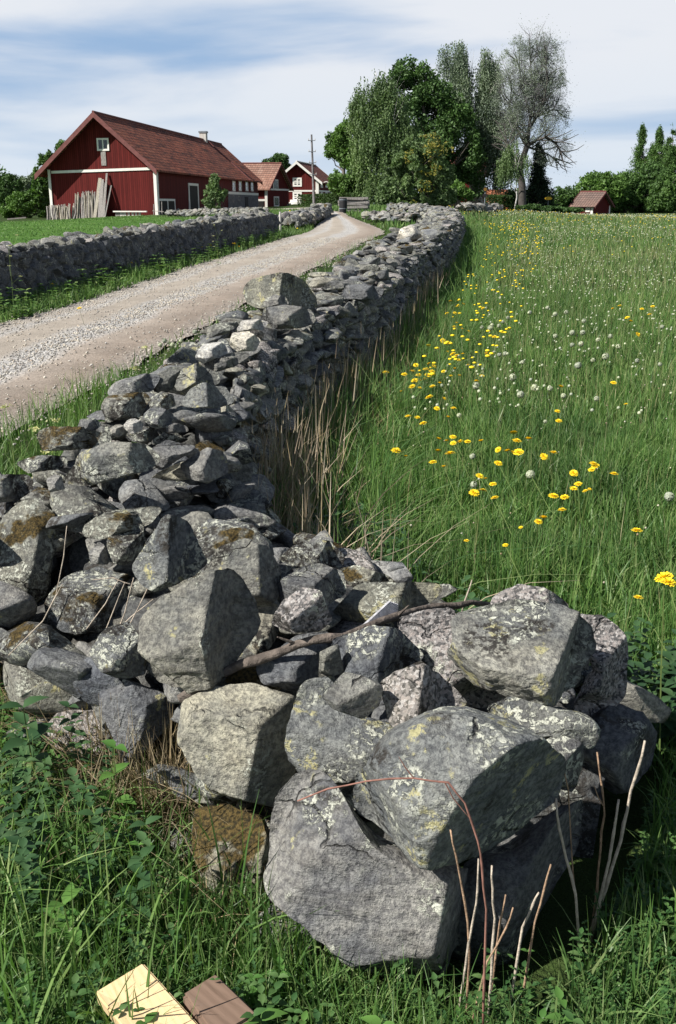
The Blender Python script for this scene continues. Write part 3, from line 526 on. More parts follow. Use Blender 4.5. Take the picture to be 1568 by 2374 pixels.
hs([(222,1595),(290,1578),(360,1605),(402,1622),(395,1680),(335,1745),(300,1790),(262,1705),(230,1650)], .26, 'rock_blue', 'smooth blue-grey stone below the great angular boulder', rough=.5, facets=[((-.4,-1,.4),.35),((.8,-.7,.1),.6)])
hs([(468,1335),(505,1270),(570,1247),(620,1268),(650,1325),(648,1390),(590,1420),(540,1380)], .62, 'rock', 'rounded upright stone behind the great angular boulder', facets=[((-.3,-1,.5),.4),((.9,-.5,.3),.6)], rough=.6)
hs([(300,1318),(345,1250),(385,1192),(425,1205),(450,1250),(475,1308),(440,1340),(360,1375),(320,1350)], .68, 'rock_yellow', 'pointed stone with a pink tip rising left of the pile centre', facets=[((-.55,-.9,.35),.35),((.95,-.4,.15),.22)])
hs([(630,1375),(668,1325),(740,1308),(798,1328),(805,1380),(745,1412),(650,1408)], .58, 'rock', 'rounded dark grey stone in the middle behind the small granite cube', rough=.5)
hs([(626,1450),(650,1400),(700,1365),(745,1370),(772,1442),(740,1468),(660,1468)], .66, 'granite', 'small cube-shaped granite stone in the middle of the pile', facets=[((-.35,-.5,.8),.4),((.5,-1,-.1),.3)])
hs([(768,1492),(860,1455),(925,1460),(960,1500),(995,1532),(900,1575),(885,1595),(800,1580)], .58, 'rock', 'grey wedge stone above the small blue-grey wedge stone', facets=[((-.35,-.6,.8),.4),((.9,-.6,.2),.4)])
hs([(742,1512),(785,1493),(798,1562),(738,1577)], .58, 'rock_blue', 'thin dark slate standing beside the grey wedge stone', facets=[((.5,-1,0),.4)])
hs([(765,1425),(830,1358),(920,1352),(1045,1360),(1010,1402),(900,1445),(800,1440)], .50, 'rock_yellow', 'flat olive slab under the grey wood splinter', up=.25, thick=1.4, strata=.3)
hs([(640,1300),(680,1265),(760,1253),(800,1290),(795,1318),(700,1318)], .50, 'rock_lichen', 'rough lichen-crusted stone at the nettles behind the pile')
hs([(785,1320),(830,1312),(900,1335),(930,1362),(850,1372),(795,1352)], .45, 'rock_lichen', 'pale lichen stone at the back edge of the pile by the nettles')
hs([(590,1545),(680,1483),(765,1468),(750,1560),(700,1605),(610,1585)], .50, 'rock_plain', 'flat grey slab beneath the fallen branch', up=.3, thick=1.2)
hs([(525,1555),(600,1520),(660,1600),(600,1625),(520,1600)], .44, 'rock_moss', 'flat stone with brown moss beneath the fallen branch')
hs([(590,1415),(640,1400),(650,1470),(620,1510),(560,1530)], .46, 'rock_moss', 'mossy stone in the shade right of the great angular boulder')
hs([(0,1200),(60,1153),(120,1185),(142,1240),(115,1295),(105,1380),(60,1425),(10,1390),(-30,1300)], .52, 'rock_lichen', 'large whitish mossy boulder at the left edge of the photo', thick=.8, facets=[((-.4,-.9,.55),.35),((.9,-.6,.2),.6)], lvl=5)
hs([(98,1400),(150,1333),(220,1318),(325,1350),(345,1425),(300,1455),(180,1475),(110,1445)], .42, 'rock_lichen', 'boulder covered in white lichen behind the leaning dry straws')
hs([(185,1222),(250,1185),(380,1172),(345,1215),(240,1252),(190,1247)], .66, 'rock_lichen', 'long thin lichen slab left of the pointed stone', up=.3)
hs([(240,1262),(270,1225),(325,1213),(335,1290),(285,1312),(248,1300)], .60, 'rock_lichen', 'crumbly grey stone left of the pointed stone')
hs([(203,1285),(225,1255),(250,1275),(248,1310),(210,1308)], .58, 'rock_pale', 'small pale upright stone beside the crumbly grey stone')
hs([(135,1112),(180,1052),(250,1023),(330,1028),(370,1060),(335,1092),(220,1122),(150,1127)], .82, 'rock_yellow', 'long humped grey boulder on top of the wall, lying crosswise', facets=[((-.1,-.5,1),.45),((.0,-1,.1),.4)], strata=.4)
hs([(330,1055),(380,1018),(460,1035),(425,1058),(375,1088),(340,1085)], .80, 'rock_plain', 'flat grey slab right of the long humped boulder', up=.25)
hs([(75,1002),(100,988),(190,990),(258,1010),(245,1035),(170,1042),(90,1046)], .84, 'rock_lichen', 'long dark-faced block at the grass edge of the road', up=.4)
hs([(28,1072),(90,1055),(152,1058),(150,1085),(60,1098)], .76, 'rock_lichen', 'dark flat stone below the long dark-faced block')
hs([(412,1078),(478,1037),(520,1048),(528,1095),(480,1122),(430,1108)], .76, 'rock_pale', 'pale angular stone right of the flat grey slab', facets=[((-.4,-.5,.8),.45),((.9,-.5,.2),.4)])
hs([(107,1110),(122,1098),(140,1105),(147,1135),(115,1142)], .78, 'rock_pale', 'small white stone left of the long humped boulder')
hs(blob(272, 997, 36, 32), .86, 'rock_pale', 'small pale cobble, left one of a pair on the wall top')
hs(blob(309, 986, 44, 38), .88, 'rock_white', 'small white rounded cobble, right one of a pair on the wall top')
hs(blob(366, 968, 76, 50), .88, 'rock', 'rounded smooth grey stone right of the white cobble', rough=.5)
hs(blob(402, 992, 74, 28), .84, 'rock_plain', 'thin oval grey stone below the rounded smooth stone')
hs(blob(205, 985, 58, 34), .88, 'rock', 'small roof-shaped grey stone above the long dark-faced block')
hs(blob(330, 1008, 90, 38, -8), .82, 'rock', 'angular grey stone below the pair of pale cobbles')
hs([(228,940),(250,915),(330,905),(345,920),(320,965),(240,978)], .88, 'rock_lichen', 'dark lichen-spotted block under the pale layered slab')
hs([(243,905),(270,880),(330,864),(372,868),(350,905),(290,918),(250,918)], .92, 'rock_pale', 'pale layered slab jutting towards the road', up=.3, strata=.5)
hs([(352,905),(365,868),(392,848),(420,850),(400,900),(375,915)], .93, 'rock', 'leaning blue-grey stone right of the pale layered slab')
hs([(402,890),(420,855),(455,843),(505,862),(510,888),(450,895),(412,910)], .94, 'rock_yellow', 'yellowish domed stone on the wall crest', facets=[((-.5,-.8,.5),.4),((.9,-.5,.3),.3)])
hs([(412,938),(440,900),(470,888),(520,895),(545,930),(500,945),(440,945)], .88, 'rock_yellow', 'squared olive stone below the yellowish domed stone', facets=[((-.5,-.9,.35),.3),((.95,-.4,.2),.2)])
hs([(340,925),(372,905),(400,915),(405,940),(380,955),(350,950)], .86, 'rock_lichen', 'small rough stone between the blocks of the crest')
hs([(450,830),(470,795),(510,790),(535,810),(505,830),(470,842)], .96, 'rock_white', 'smooth whitish-green stone on the crest before the large round boulder', rough=.5)
hs([(455,842),(500,822),(560,812),(582,820),(540,850),(500,862)], .92, 'rock_plain', 'flat grey slab below the whitish-green stone', up=.25)
hs([(532,800),(540,770),(575,765),(605,785),(590,812),(550,815)], .94, 'rock_white', 'white and pink stone on the crest')
hs([(478,785),(480,760),(520,748),(548,758),(520,775)], .95, 'rock', 'dark stone at the road edge of the crest')
hs([(545,765),(560,743),(600,738),(625,745),(605,765)], .94, 'rock_white', 'long white stone below the large round boulder')
hs([(600,740),(615,712),(660,702),(720,712),(735,740),(690,760),(640,760)], .90, 'rock', 'broad dark slab under the large round boulder', up=.3)
hs([(560,668),(580,646),(650,636),(705,640),(732,675),(735,702),(705,722),(640,720),(598,715),(570,700)], .94, 'rock_yellow', 'large round boulder perched on the wall beside the gravel road', thick=1.1, facets=[((-.55,-.9,.3),.5),((.95,-.6,0),.3)], lvl=6, rough=.6)
hs([(603,712),(620,690),(645,675),(665,690),(670,705),(630,712)], .90, 'rock_pale', 'pale wedge stone leaning on the large round boulder')
hs([(918,555),(928,530),(955,522),(982,538),(985,550),(950,558)], 1.08, 'rock_white', 'white boulder standing out on the far part of the wall', rough=.6, facets=[((-.3,-.8,.6),.6)])
hs([(735,668),(770,652),(830,648),(845,660),(790,672)], .93, 'rock', 'flat slab right of the large round boulder', up=.3)
hs([(790,685),(800,660),(850,655),(895,665),(880,690),(840,698)], .88, 'rock_blue', 'blue-grey slab sliding off the field side of the wall', up=.3)
hs([(440,1895),(520,1880),(610,1900),(630,1960),(605,2080),(560,2100),(490,2060),(445,1970)], .12, 'rock_moss', 'stone under brown moss left of the largest grey boulder', facets=[((-.3,-.6,1),.35)])
hs([(595,2130),(660,2108),(740,2150),(800,2200),(780,2260),(690,2250),(610,2200)], .03, 'rock_pale', 'pale stone half buried in the grass under the largest grey boulder', up=.4)
hs([(715,2260),(760,2215),(830,2235),(850,2310),(800,2370),(720,2350)], .0, 'rock_moss', 'brown mossy stone in the grass at the very front')
hs([(900,2200),(960,2205),(985,2260),(960,2310),(905,2290)], .02, 'rock_blue', 'small bluish stone at the foot of the largest grey boulder')
hs([(245,1690),(290,1700),(300,1770),(262,1800),(235,1750)], .12, 'rock_blue', 'small blue-grey stone low at the left foot of the pile')
hs([(-60,1040),(0,1100),(60,1100),(75,1130),(40,1160),(-40,1170)], .72, 'rock_lichen', 'crusted stone at the left edge above the whitish mossy boulder')
# heightfield of the wall: capsule chain (x, y, half width, height)
CH = [(.28, 2.25, .34, .34), (.2, 2.6, .45, .46), (-.2, 3.0, .48, .54), (-.78, 3.6, .40, .66), (-.77, 4.3, .23, .74), (-.74, 5.7, .19, .80), (-.62, 7.3, .25, .80), (-.27, 9.5, .33, .80), (.18, 12, .37, .82), (.84, 17, .41, .84), (1.5, 21, .45, .84), (2.3, 26, .5, .84), (3.4, 34, .5, .8), (4.4, 42, .5, .75), (4.7, 47, .5, .6)]
CH2 = [(.78, 2.5, .22, .36), (.1, 2.8, .4, .42)]
CH3 = [(-1.45, 3.55, .36, .56), (-.95, 3.3, .3, .5), (-.4, 3.1, .4, .55)]
CHL = [(-7.4, 4, .42, .80), (-6.35, 13, .42, .82), (-5.75, 17.5, .42, .82), (-4.3, 29, .42, .84), (-2.85, 41.5, .42, .80)]
def Hwall(x, y, chain):
    x = np.asarray(x, float); y = np.asarray(y, float); h = np.zeros_like(x)
    for (x0, y0, w0, h0), (x1, y1, w1, h1) in zip(chain[:-1], chain[1:]):
        dx, dy = x1 - x0, y1 - y0; t = np.clip(((x - x0) * dx + (y - y0) * dy) / (dx * dx + dy * dy), 0, 1); d = np.hypot(x - x0 - t * dx, y - y0 - t * dy)
        ww = w0 + (w1 - w0) * t; h = np.maximum(h, (h0 + (h1 - h0) * t) * (1 - sstep(ww - .12, ww + .16, d)))
    return h
def HW(x, y): return np.maximum(np.maximum(Hwall(x, y, CH), Hwall(x, y, CH2)), Hwall(x, y, CH3))
rubble_m = rock_mat('rubble', (.12, .12, .115), .5, .2, .8)
def core(name, chain, label, sink, res=.06):
    """packed rubble inside a wall, following its course"""
    P = np.array([c[:2] for c in chain]); L_ = np.concatenate([[0], np.cumsum(np.linalg.norm(np.diff(P, axis=0), axis=1))]); n = int(L_[-1] / res / 1.3); s = np.linspace(0, L_[-1], n)
    cx = np.interp(s, L_, P[:, 0]); cy = np.interp(s, L_, P[:, 1]); tx = np.gradient(cx); ty = np.gradient(cy); l = np.hypot(tx, ty); nx, ny = ty / l, -tx / l; u = np.linspace(-.95, .95, 34)
    X = cx[:, None] + nx[:, None] * u; Y = cy[:, None] + ny[:, None] * u; H = Hwall(X, Y, chain)
    Z = gz(X, Y) + H - sink + fbm(np.stack([X * 7, Y * 7, Z0 * X], -1).reshape(-1, 3), 3).reshape(X.shape) * .06
    i = (np.arange(n - 1)[:, None] * 34 + np.arange(33)[None]).ravel(); f = np.stack([i, i + 1, i + 35, i + 34], -1)
    return link(name, mesh_np(name, np.stack([X, Y, Z], -1).reshape(-1, 3), f), rubble_m, smooth=False)
Z0 = 0.0
rb = core('wall_rubble', CH, '', .13)
for c_ in (CH2, CH3):
    o = core('rubble', c_, '', .13, .03); o.parent = rb
tagit(rb, 'small dark rubble packed between the wall stones', None, None, 'stuff')
def face_panel(name, chain, side, y0, m, sz=(.30, .21), hmax=.97, seed=5, res=.022, relief=1.0, parent=None):
    """the laid face of a dry stone wall: irregular flat stones with open joints, as real relief"""
    P = np.array([c[:2] for c in chain]); L_ = np.concatenate([[0], np.cumsum(np.linalg.norm(np.diff(P, axis=0), axis=1))]); s0 = np.interp(y0, P[:, 1], L_); n = int((L_[-1] - s0) / (res * 1.8)); s = np.linspace(s0, L_[-1], n); nh = int(.95 / res)
    cx = np.interp(s, L_, P[:, 0]); cy = np.interp(s, L_, P[:, 1]); tx = np.gradient(cx); ty = np.gradient(cy); l = np.hypot(tx, ty); tx, ty = tx / l, ty / l; k = np.ones(25) / 25
    hw = np.interp(s, L_, [c[2] for c in chain]); hh = np.interp(s, L_, [c[3] for c in chain]); h = np.linspace(-.1, hmax, nh); S_, H_ = np.meshgrid(s, h, indexing='ij'); HZ = H_ * hh[:, None]
    r = np.random.default_rng(seed); nr = int(1.1 / sz[1]) + 1; nc = int((L_[-1] - s0) / sz[0]) + 3; gx, gy = np.meshgrid(np.arange(nc), np.arange(nr), indexing='ij'); px = s0 + (gx + r.uniform(-.48, .48, gx.shape) + .5 * (gy % 2)) * sz[0]; py = -.1 + (gy + r.uniform(-.42, .42, gx.shape)) * sz[1]
    off = r.uniform(-.5, .5, gx.shape) * .06; ta = r.normal(size=gx.shape) * .12; tb = r.normal(size=gx.shape) * .18; ci = np.clip(((S_ - s0) / sz[0]).astype(int), 0, nc - 1); cj = np.clip(((HZ + .1) / sz[1]).astype(int), 0, nr - 1)
    d1 = np.full(S_.shape, 9.); d2 = d1.copy(); D_ = np.zeros(S_.shape); wx = fbm(np.stack([S_ * 6, HZ * 6, 0 * S_], -1).reshape(-1, 3), 2).reshape(S_.shape) * .05
    for a in (-2, -1, 0, 1, 2):
        for b_ in (-2, -1, 0, 1, 2):
            i = np.clip(ci + a, 0, nc - 1); j = np.clip(cj + b_, 0, nr - 1); u = S_ + wx - px[i, j]; w_ = (HZ - wx - py[i, j]) * 1.35; d = np.hypot(u, w_); nw = d < d1
            d2 = np.where(nw, d1, np.where((d < d2) & (d > d1), d, d2)); D_ = np.where(nw, off[i, j] + ta[i, j] * u + tb[i, j] * w_, D_); d1 = np.where(nw, d, d1)
    D_ = D_ * relief - .09 * np.exp(-((d2 - d1) / .022) ** 2) + fbm(np.stack([S_ * 9, HZ * 14, 0 * S_], -1).reshape(-1, 3), 3, True).reshape(S_.shape) * .02
    U_ = side * (hw[:, None] + .03 + .13 * (1 - H_) + D_); X = cx[:, None] + ty[:, None] * U_; Y = cy[:, None] - tx[:, None] * U_; Z = gz(X, Y) + HZ
    i = (np.arange(n - 1)[:, None] * nh + np.arange(nh - 1)[None]).ravel(); f = np.stack([i, i + nh, i + nh + 1, i + 1], -1); f = f if side > 0 else f[:, ::-1]
    return link(name, mesh_np(name, np.stack([X, Y, Z], -1).reshape(-1, 3), f), m, parent, smooth=True)
fp = face_panel('laid_stones', CH, 1, 4.6, M['rock'], (.28, .15), .93, 6, relief=1.3, parent=rb)
# --- library of loose stone shapes
LIB = []
for k in range(22):
    v, f = ICO[3 if k < 14 else 4]; r = np.random.default_rng(900 + k); p = v.copy()
    for j in range(13):
        nrm = r.normal(size=3); nrm /= np.linalg.norm(nrm); d = r.uniform(.38, .72); q = p @ nrm; p = p - np.clip(q - d, 0, None)[:, None] * nrm
    p = p + (p / (np.linalg.norm(p, axis=1)[:, None] + 1e-9)) * (fbm(p * 1.5 + k * 9, 3) * .07 + fbm(p * 5 + k, 3, True) * .035)[:, None]
    p /= np.abs(p).max(0); LIB.append((p, f))
LIBME = {}
SMATS = ['rock', 'rock', 'rock_lichen', 'rock_lichen', 'rock_plain', 'rock_blue', 'rock_yellow', 'rock_pale', 'granite', 'rock']
def lib_mesh(k, mat):
    if (k, mat) not in LIBME:
        me = mesh_np('wall_stone', *LIB[k]); me.materials.append(M[mat]); me.polygons.foreach_set('use_smooth', np.ones(len(me.polygons), bool)); LIBME[(k, mat)] = me
    return LIBME[(k, mat)]
from mathutils import Euler
def scatter(chain, Hf, step, size, flat, y0, y1, seed, sides=(-1, 1), tilt=.2, vertical=0, side_from=.5, sink=0):
    """stones laid over the top and down the flanks of a wall: list of (matrix, lib index, size, on_top)"""
    r = np.random.default_rng(seed); P = np.array([c[:2] for c in chain]); L_ = np.concatenate([[0], np.cumsum(np.linalg.norm(np.diff(P, axis=0), axis=1))]); out = []; s = 0.0
    while s < L_[-1]:
        yy = np.interp(s, L_, P[:, 1]); k = 1 + max(0, (yy - 8)) * .012
        if y0 <= yy <= y1:
            cx = np.interp(s, L_, P[:, 0]); e = min(s + .1, L_[-1]); b_ = max(s - .1, 0); tx = np.interp(e, L_, P[:, 0]) - np.interp(b_, L_, P[:, 0]); ty = np.interp(e, L_, P[:, 1]) - np.interp(b_, L_, P[:, 1]); l = math.hypot(tx, ty); tx /= l; ty /= l
            us = np.arange(-.75, .76, step * .55)
            hw = np.interp(s, L_, [c[2] for c in chain]); hh = np.interp(s, L_, [c[3] for c in chain])
            prof = [(u, 1.0) for u in np.arange(-hw + .08, hw - .05, step * .75)]
            for sd in sides: prof += [(sd * (hw + .02 + .16 * (1 - z)), z) for z in np.arange(side_from, .97, step * .55 / hh)]
            for u, zf in prof:
                j = s + r.uniform(-.5, .5) * step; cx2 = np.interp(j, L_, P[:, 0]); cy2 = np.interp(j, L_, P[:, 1]); x = cx2 + ty * (u + r.normal() * .03); y = cy2 - tx * (u + r.normal() * .03)
                sz = size * r.uniform(.6, 1.35) * k; top = zf >= 1; z = gz1(x, y) + (hh + r.uniform(-.10, .06) if top else hh * zf) - sink
                if top: e_ = Euler((r.normal() * tilt, r.normal() * tilt, r.uniform(0, 6.28))); sc = (sz, sz * r.uniform(.6, .95), sz * r.uniform(flat * .6, flat * 1.3))
                else:
                    yaw = math.atan2(ty, tx) + r.normal() * .15; e_ = Euler((r.normal() * .1, r.normal() * (.16 + vertical * .5), yaw)); sc = (sz * (1 - .35 * vertical), sz * .5, sz * (flat * r.uniform(.7, 1.2) + vertical * .5))
                m_ = Matrix.Translation((x, y, z)) @ e_.to_matrix().to_4x4() @ Matrix.Diagonal((sc[0] / 2, sc[1] / 2, sc[2] / 2, 1)); out.append((m_, int(r.integers(0, 22)), sz, top, SMATS[int(r.integers(0, len(SMATS)))]))
        s += step * k * .8
    return out
def proj(p):
    q = Vector(p) - CAM; dz = q.dot(F); return (338 + FPX * q.x / dz) / VS, (512 - FPX * q.dot(U) / dz) / VS, dz
near = scatter(CH, HW, .18, .26, .40, 3.45, 8.5, 21, side_from=.4)
fill = scatter(CH, HW, .15, .19, .55, 2.15, 3.5, 41, side_from=.15, sink=.10) + scatter(CH2, HW, .16, .20, .55, 2.3, 3, 42, side_from=.15, sink=.08)
mid = scatter(CH, HW, .20, .31, .32, 8.5, 20, 22); far = scatter(CH, HW, .25, .37, .34, 20, 48, 23); left = scatter(CHL, None, .24, .34, .46, 4, 43, 24, sides=(), sink=.03, tilt=.3)
x2_ = scatter(CH3, HW, .20, .27, .55, 3.05, 3.7, 29, side_from=.2)
keep = []
for it in near + mid + far + x2_ + fill:
    p = it[0].translation; vx, vy, dz = proj(p); bad = p.y < 2.62 and p.x > .42
    for o, P, D in HERO:
        c = P.mean(0); hx, hy = np.ptp(P[:, 0]) / 2, np.ptp(P[:, 1]) / 2
        if abs(vx - c[0]) < hx * 1.15 and abs(vy - c[1]) < hy * 1.3 and p.y < D + hx * VS * D / FPX * .35: bad = True; break      # keep clear of the boulders already laid
    if not bad: keep.append((it, vx, vy, it[2] / dz))
def place_words(it, vx, vy):
    p = it[0].translation
    if p.y < 4.2: return 'right wall, near end'
    if p.y < 8.8: return 'right wall before the large round boulder'
    if p.y < 17: return 'right wall just beyond the large round boulder'
    return 'right wall, far stretch'
KW = {'rock': 'plain grey stone', 'rock_lichen': 'lichen-crusted grey stone', 'rock_plain': 'smooth brownish-grey stone', 'rock_blue': 'dark bluish stone', 'rock_yellow': 'stone with yellowish lichen', 'rock_pale': 'pale stone', 'granite': 'speckled granite stone'}
vis = [q for q in keep if -30 < q[1] < 1600 and q[2] < 2400]
vis.sort(key=lambda q: -q[3] * (1.6 if q[0][3] else 1)); NS = 300 - len(HERO)
def merged(items, name, label, kind=None, cat=None):
    groups = {}
    for it in items: groups.setdefault(it[4], []).append(it)
    me_v = []; me_f = []; mi = []; n = 0; mats = list(groups)
    for gi, g in enumerate(mats):
        for m_, k, sz, top, mt in groups[g]:
            v, f = LIB[k % 14]; A_ = np.array(m_); me_v.append(v @ A_[:3, :3].T + A_[:3, 3]); me_f.append(f + n); n += len(v); mi.append(np.full(len(f), gi, np.int32))
    me = mesh_np(name, np.concatenate(me_v), np.concatenate(me_f))
    for g in mats: me.materials.append(M[g])
    me.polygons.foreach_set('material_index', np.concatenate(mi)); o = link(name, me, None, smooth=True); return tagit(o, label, cat, None, kind)
for it, vx, vy, a in vis[:NS]:
    m_, k, sz, top, mt = it; o = link('wall_stone', lib_mesh(k, mt)); o.matrix_world = m_
    wd = KW[mt] + (' on top of the ' if top else ' in the flank of the ') + place_words(it, vx, vy); tagit(o, wd, 'stone', KW[mt] + 's ' + ('on top of the ' if top else 'in the flank of the ') + place_words(it, vx, vy))
ids = set(id(q[0]) for q in vis[:NS])
merged([q[0] for q in keep if id(q[0]) not in ids], 'wall_stones', 'smaller and more distant stones of the right wall', 'stuff')
lw = merged(left, 'dry_stone_wall', 'long grey dry stone wall left of the gravel road, in front of the pasture', None, 'stone wall')
cw = core('wall_rubble', CHL, '', .1); cw.name = 'rubble_fill'; cw.parent = lw; face_panel('wall_face', CHL, 1, 4, M['rock_blue'], (.34, .22), 1.0, 8, relief=1.35, parent=lw)
for (vx, vy, wd, ht, mt, lb, dy) in ((112, 588, 40, 18, 'rock_pale', 'pointed pale stone standing up on the left wall near the photo edge', 0), (335, 549, 44, 9, 'rock_white', 'long cream coloured capstone on the left wall', 0), (568, 497, 22, 12, 'rock_white', 'white stone near the far end of the left wall top', 0), (545, 503, 20, 10, 'granite', 'pinkish stone beside the white stone on the left wall', 0), (465, 524, 26, 10, 'rock', 'grey pointed stone on the left wall in front of the barn door', 0)):
    t = (vx - 0) / 640; y = 16.3 + 0; best = None
    for yy in np.arange(12, 42, .25):
        x = np.interp(yy, [c[1] for c in CHL], [c[0] for c in CHL]); px = proj((x, yy, gz1(x, yy) + .85))
        if best is None or abs(px[0] - vx) < best[0]: best = (abs(px[0] - vx), yy, x)
    yy, x = best[1], best[2]; d_ = yy / FPX * VS; o = link('cap_stone', lib_mesh(14 + int(vx) % 8, mt), loc=(x, yy, gz1(x, yy) + .82 + ht * d_ * .3)); o.scale = (wd * d_ / 2, wd * d_ * .35, ht * d_ * .75); tagit(o, lb, 'stone')
# other low walls and heaps further off
def heap(name, label, pts, hw, hh, size, seed, n_mult=1.0, cat='stone wall'):
    ch = [(*p, hw, hh) for p in pts]; r = scatter(ch, None, size * .72, size, .5, -99, 999, seed)
    return merged(r, name, label, None, cat)
def gp(vx, D): return (W(vx, 480, D).x, D)
heap('low_stone_wall', 'low rubble wall with white stones left of the road bend, behind the left wall', [gp(665, 45), gp(700, 49), gp(748, 57)], .4, .45, .4, 31)
heap('low_stone_wall', 'low stone wall below the barn, behind the small leafy tree', [gp(395, 80), gp(480, 78), gp(560, 72), gp(610, 68)], .3, .34, .38, 32)
heap('low_stone_wall', 'low stone wall between the road and the yellow flowered bush', [gp(862, 51), gp(900, 50), gp(960, 49)], .3, .42, .32, 33)
heap('stone_heap', 'loose stone heap overgrown by the yellow flowered bush', [gp(925, 55), gp(985, 53), gp(1035, 50)], .55, .6, .34, 34, cat='stone heap')
heap('low_stone_wall', 'low grey wall in front of the dark hedge at the farm yard right', [gp(1075, 75), gp(1120, 78), gp(1150, 82)], .35, .5, .45, 35)
# ------------------------------------------------------------------ foliage generators
def rot_frames(n, r, updir=None, spread=1.0):
    """random orthonormal frames (n,3,3): long axis, side axis, normal"""
    a = r.normal(size=(n, 3)) * spread
    if updir is not None: a = a + np.asarray(updir)
    a /= np.linalg.norm(a, axis=1)[:, None] + 1e-9; b = r.normal(size=(n, 3)); b -= (b * a).sum(1)[:, None] * a; b /= np.linalg.norm(b, axis=1)[:, None] + 1e-9
    return a, b, np.cross(a, b)
def leaves(pos, size, r, updir=None, spread=1.0, aspect=.55, tri=False):
    """each leaf a folded two-triangle blade"""
    n = len(pos); a, b, c = rot_frames(n, r, updir, spread); s = size * r.uniform(.6, 1.3, n)[:, None]
    p0 = pos - a * s * .5; p2 = pos + a * s * .5; p1 = pos + b * s * aspect * .5 + c * s * .12; p3 = pos - b * s * aspect * .5 + c * s * .12
    v = np.stack([p0, p1, p2, p3], 1).reshape(-1, 3); i = np.arange(n)[:, None] * 4
    return v, i + np.array([[0, 1, 2, 3]])
def crown_points(blobs, n, r, freq=.6, thr=-.08, shell=.45):
    """points in a union of ellipsoids, thinned by noise so that sky shows through and clumps form"""
    vol = np.array([b[3] * b[4] * b[5] for b in blobs]) ** .8; k = r.choice(len(blobs), size=int(n * 2.4), p=vol / vol.sum()); B = np.array(blobs)[k]
    d = r.normal(size=(len(k), 3)); d /= np.linalg.norm(d, axis=1)[:, None]; rad = shell + (1.06 - shell) * r.uniform(0, 1, len(k)) ** .6
    w_ = fbm(B[:, :3] + d * 2.2 + 5, 2) * .35; p = B[:, :3] + d * B[:, 3:6] * (rad + w_)[:, None]
    q = perlin(p * freq) + .5 * perlin(p * freq * 2.3 + 9); p = p[q > thr]; return p[:n]
def W3(vx, vy, D, rx, ry, rz=None):
    p = W(vx, vy, D); k = VS * D / FPX; return (p.x, p.y, p.z, rx * k, (rz if rz else (rx + ry) / 2.2) * k, ry * k)
BARK = plain('bark_grey', (.13, .115, .10), .9, .35, 5, .6, stretch=(3, 3, .7)); BIRCH = None
def birch_mat():
    t = NT('birch_bark', .8, .2); p = t.pos(); c = t.mix(t.rng(t.noise(t.map(p, (1, 1, 4)), 2.2, 5, .7), .5, .6), (.55, .53, .50), (.06, .055, .05)); return t.done(c)
BIRCH = birch_mat()
FOL = {'maple': foliage('leaves_maple', [(.05, .10, .028), (.075, .15, .04), (.105, .19, .05)], .2, patch=.25),
       'bright': foliage('leaves_bright', [(.065, .13, .03), (.10, .19, .045), (.13, .23, .06)], .25, patch=.3),
       'birch': foliage('leaves_birch', [(.09, .15, .06), (.125, .19, .08), (.16, .23, .105)], .25, patch=.3),
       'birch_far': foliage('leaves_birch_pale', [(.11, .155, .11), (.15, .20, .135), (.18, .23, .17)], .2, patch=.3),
       'bare': foliage('buds_grey', [(.16, .20, .15), (.21, .26, .19), (.17, .20, .19)], .1, patch=.3),
       'yellow': foliage('leaves_yellow', [(.20, .19, .04), (.28, .24, .05), (.15, .18, .04)], .25, patch=1),
       'spruce': foliage('needles', [(.016, .036, .018), (.028, .052, .024)], .05, patch=.4),
       'dark': foliage('leaves_dark', [(.04, .085, .025), (.06, .12, .034), (.08, .155, .045)], .15, patch=.2),
       'hedge': foliage('leaves_hedge', [(.025, .055, .012), (.045, .085, .018)], .15, patch=.5)}
def trunk_mb(base, top, r0, blobs, r, nb=10, sub=3, curve=.05):
    """tapered trunk with limbs that reach into the crown"""
    mb = MB(); base, top = Vector(base), Vector(top); L_ = (top - base).length; pts = []; rs = []
    off = Vector((r.normal(), r.normal(), 0)) * curve * L_
    for i in range(9): t = i / 8; pts.append(base.lerp(top, t) + off * math.sin(t * 3.1) * .5 + Vector((r.normal(), r.normal(), 0)) * .006 * L_ * (0 < i)); rs.append(r0 * (1 - .88 * t) * (1.35 if i == 0 else 1))
    mb.tube(pts, rs, 8)
    for k in range(nb):
        b_ = blobs[k % len(blobs)]; tgt = Vector(b_[:3]) + Vector((r.normal() * b_[3], r.normal() * b_[4], r.normal() * b_[5])) * .45
        t = np.clip((tgt.z - base.z) / max(L_, .1) - .22 + r.normal() * .05, .18, .9); i = int(t * 8); p0 = pts[i].lerp(pts[min(i + 1, 8)], t * 8 - i); rr = max(r0 * (1 - .85 * t) * .55, .02)
        m_ = p0.lerp(tgt, .5) + Vector((r.normal() * .2, r.normal() * .2, -.3)) ; q = [p0, m_, tgt]; mb.tube([p0, p0.lerp(m_, .5) + Vector((0, 0, .1)), m_, m_.lerp(tgt, .5) + Vector((0, 0, .15)), tgt], [rr, rr * .8, rr * .6, rr * .4, rr * .15], 5, False)
        for j in range(sub):
            e = tgt + Vector((r.normal() * b_[3], r.normal() * b_[4], abs(r.normal()) * b_[5])) * .5; s_ = m_.lerp(tgt, r.uniform(0, .8)); mb.tube([s_, s_.lerp(e, .5) + Vector((0, 0, .1)), e], [rr * .4, rr * .25, rr * .08], 4, False)
    return mb
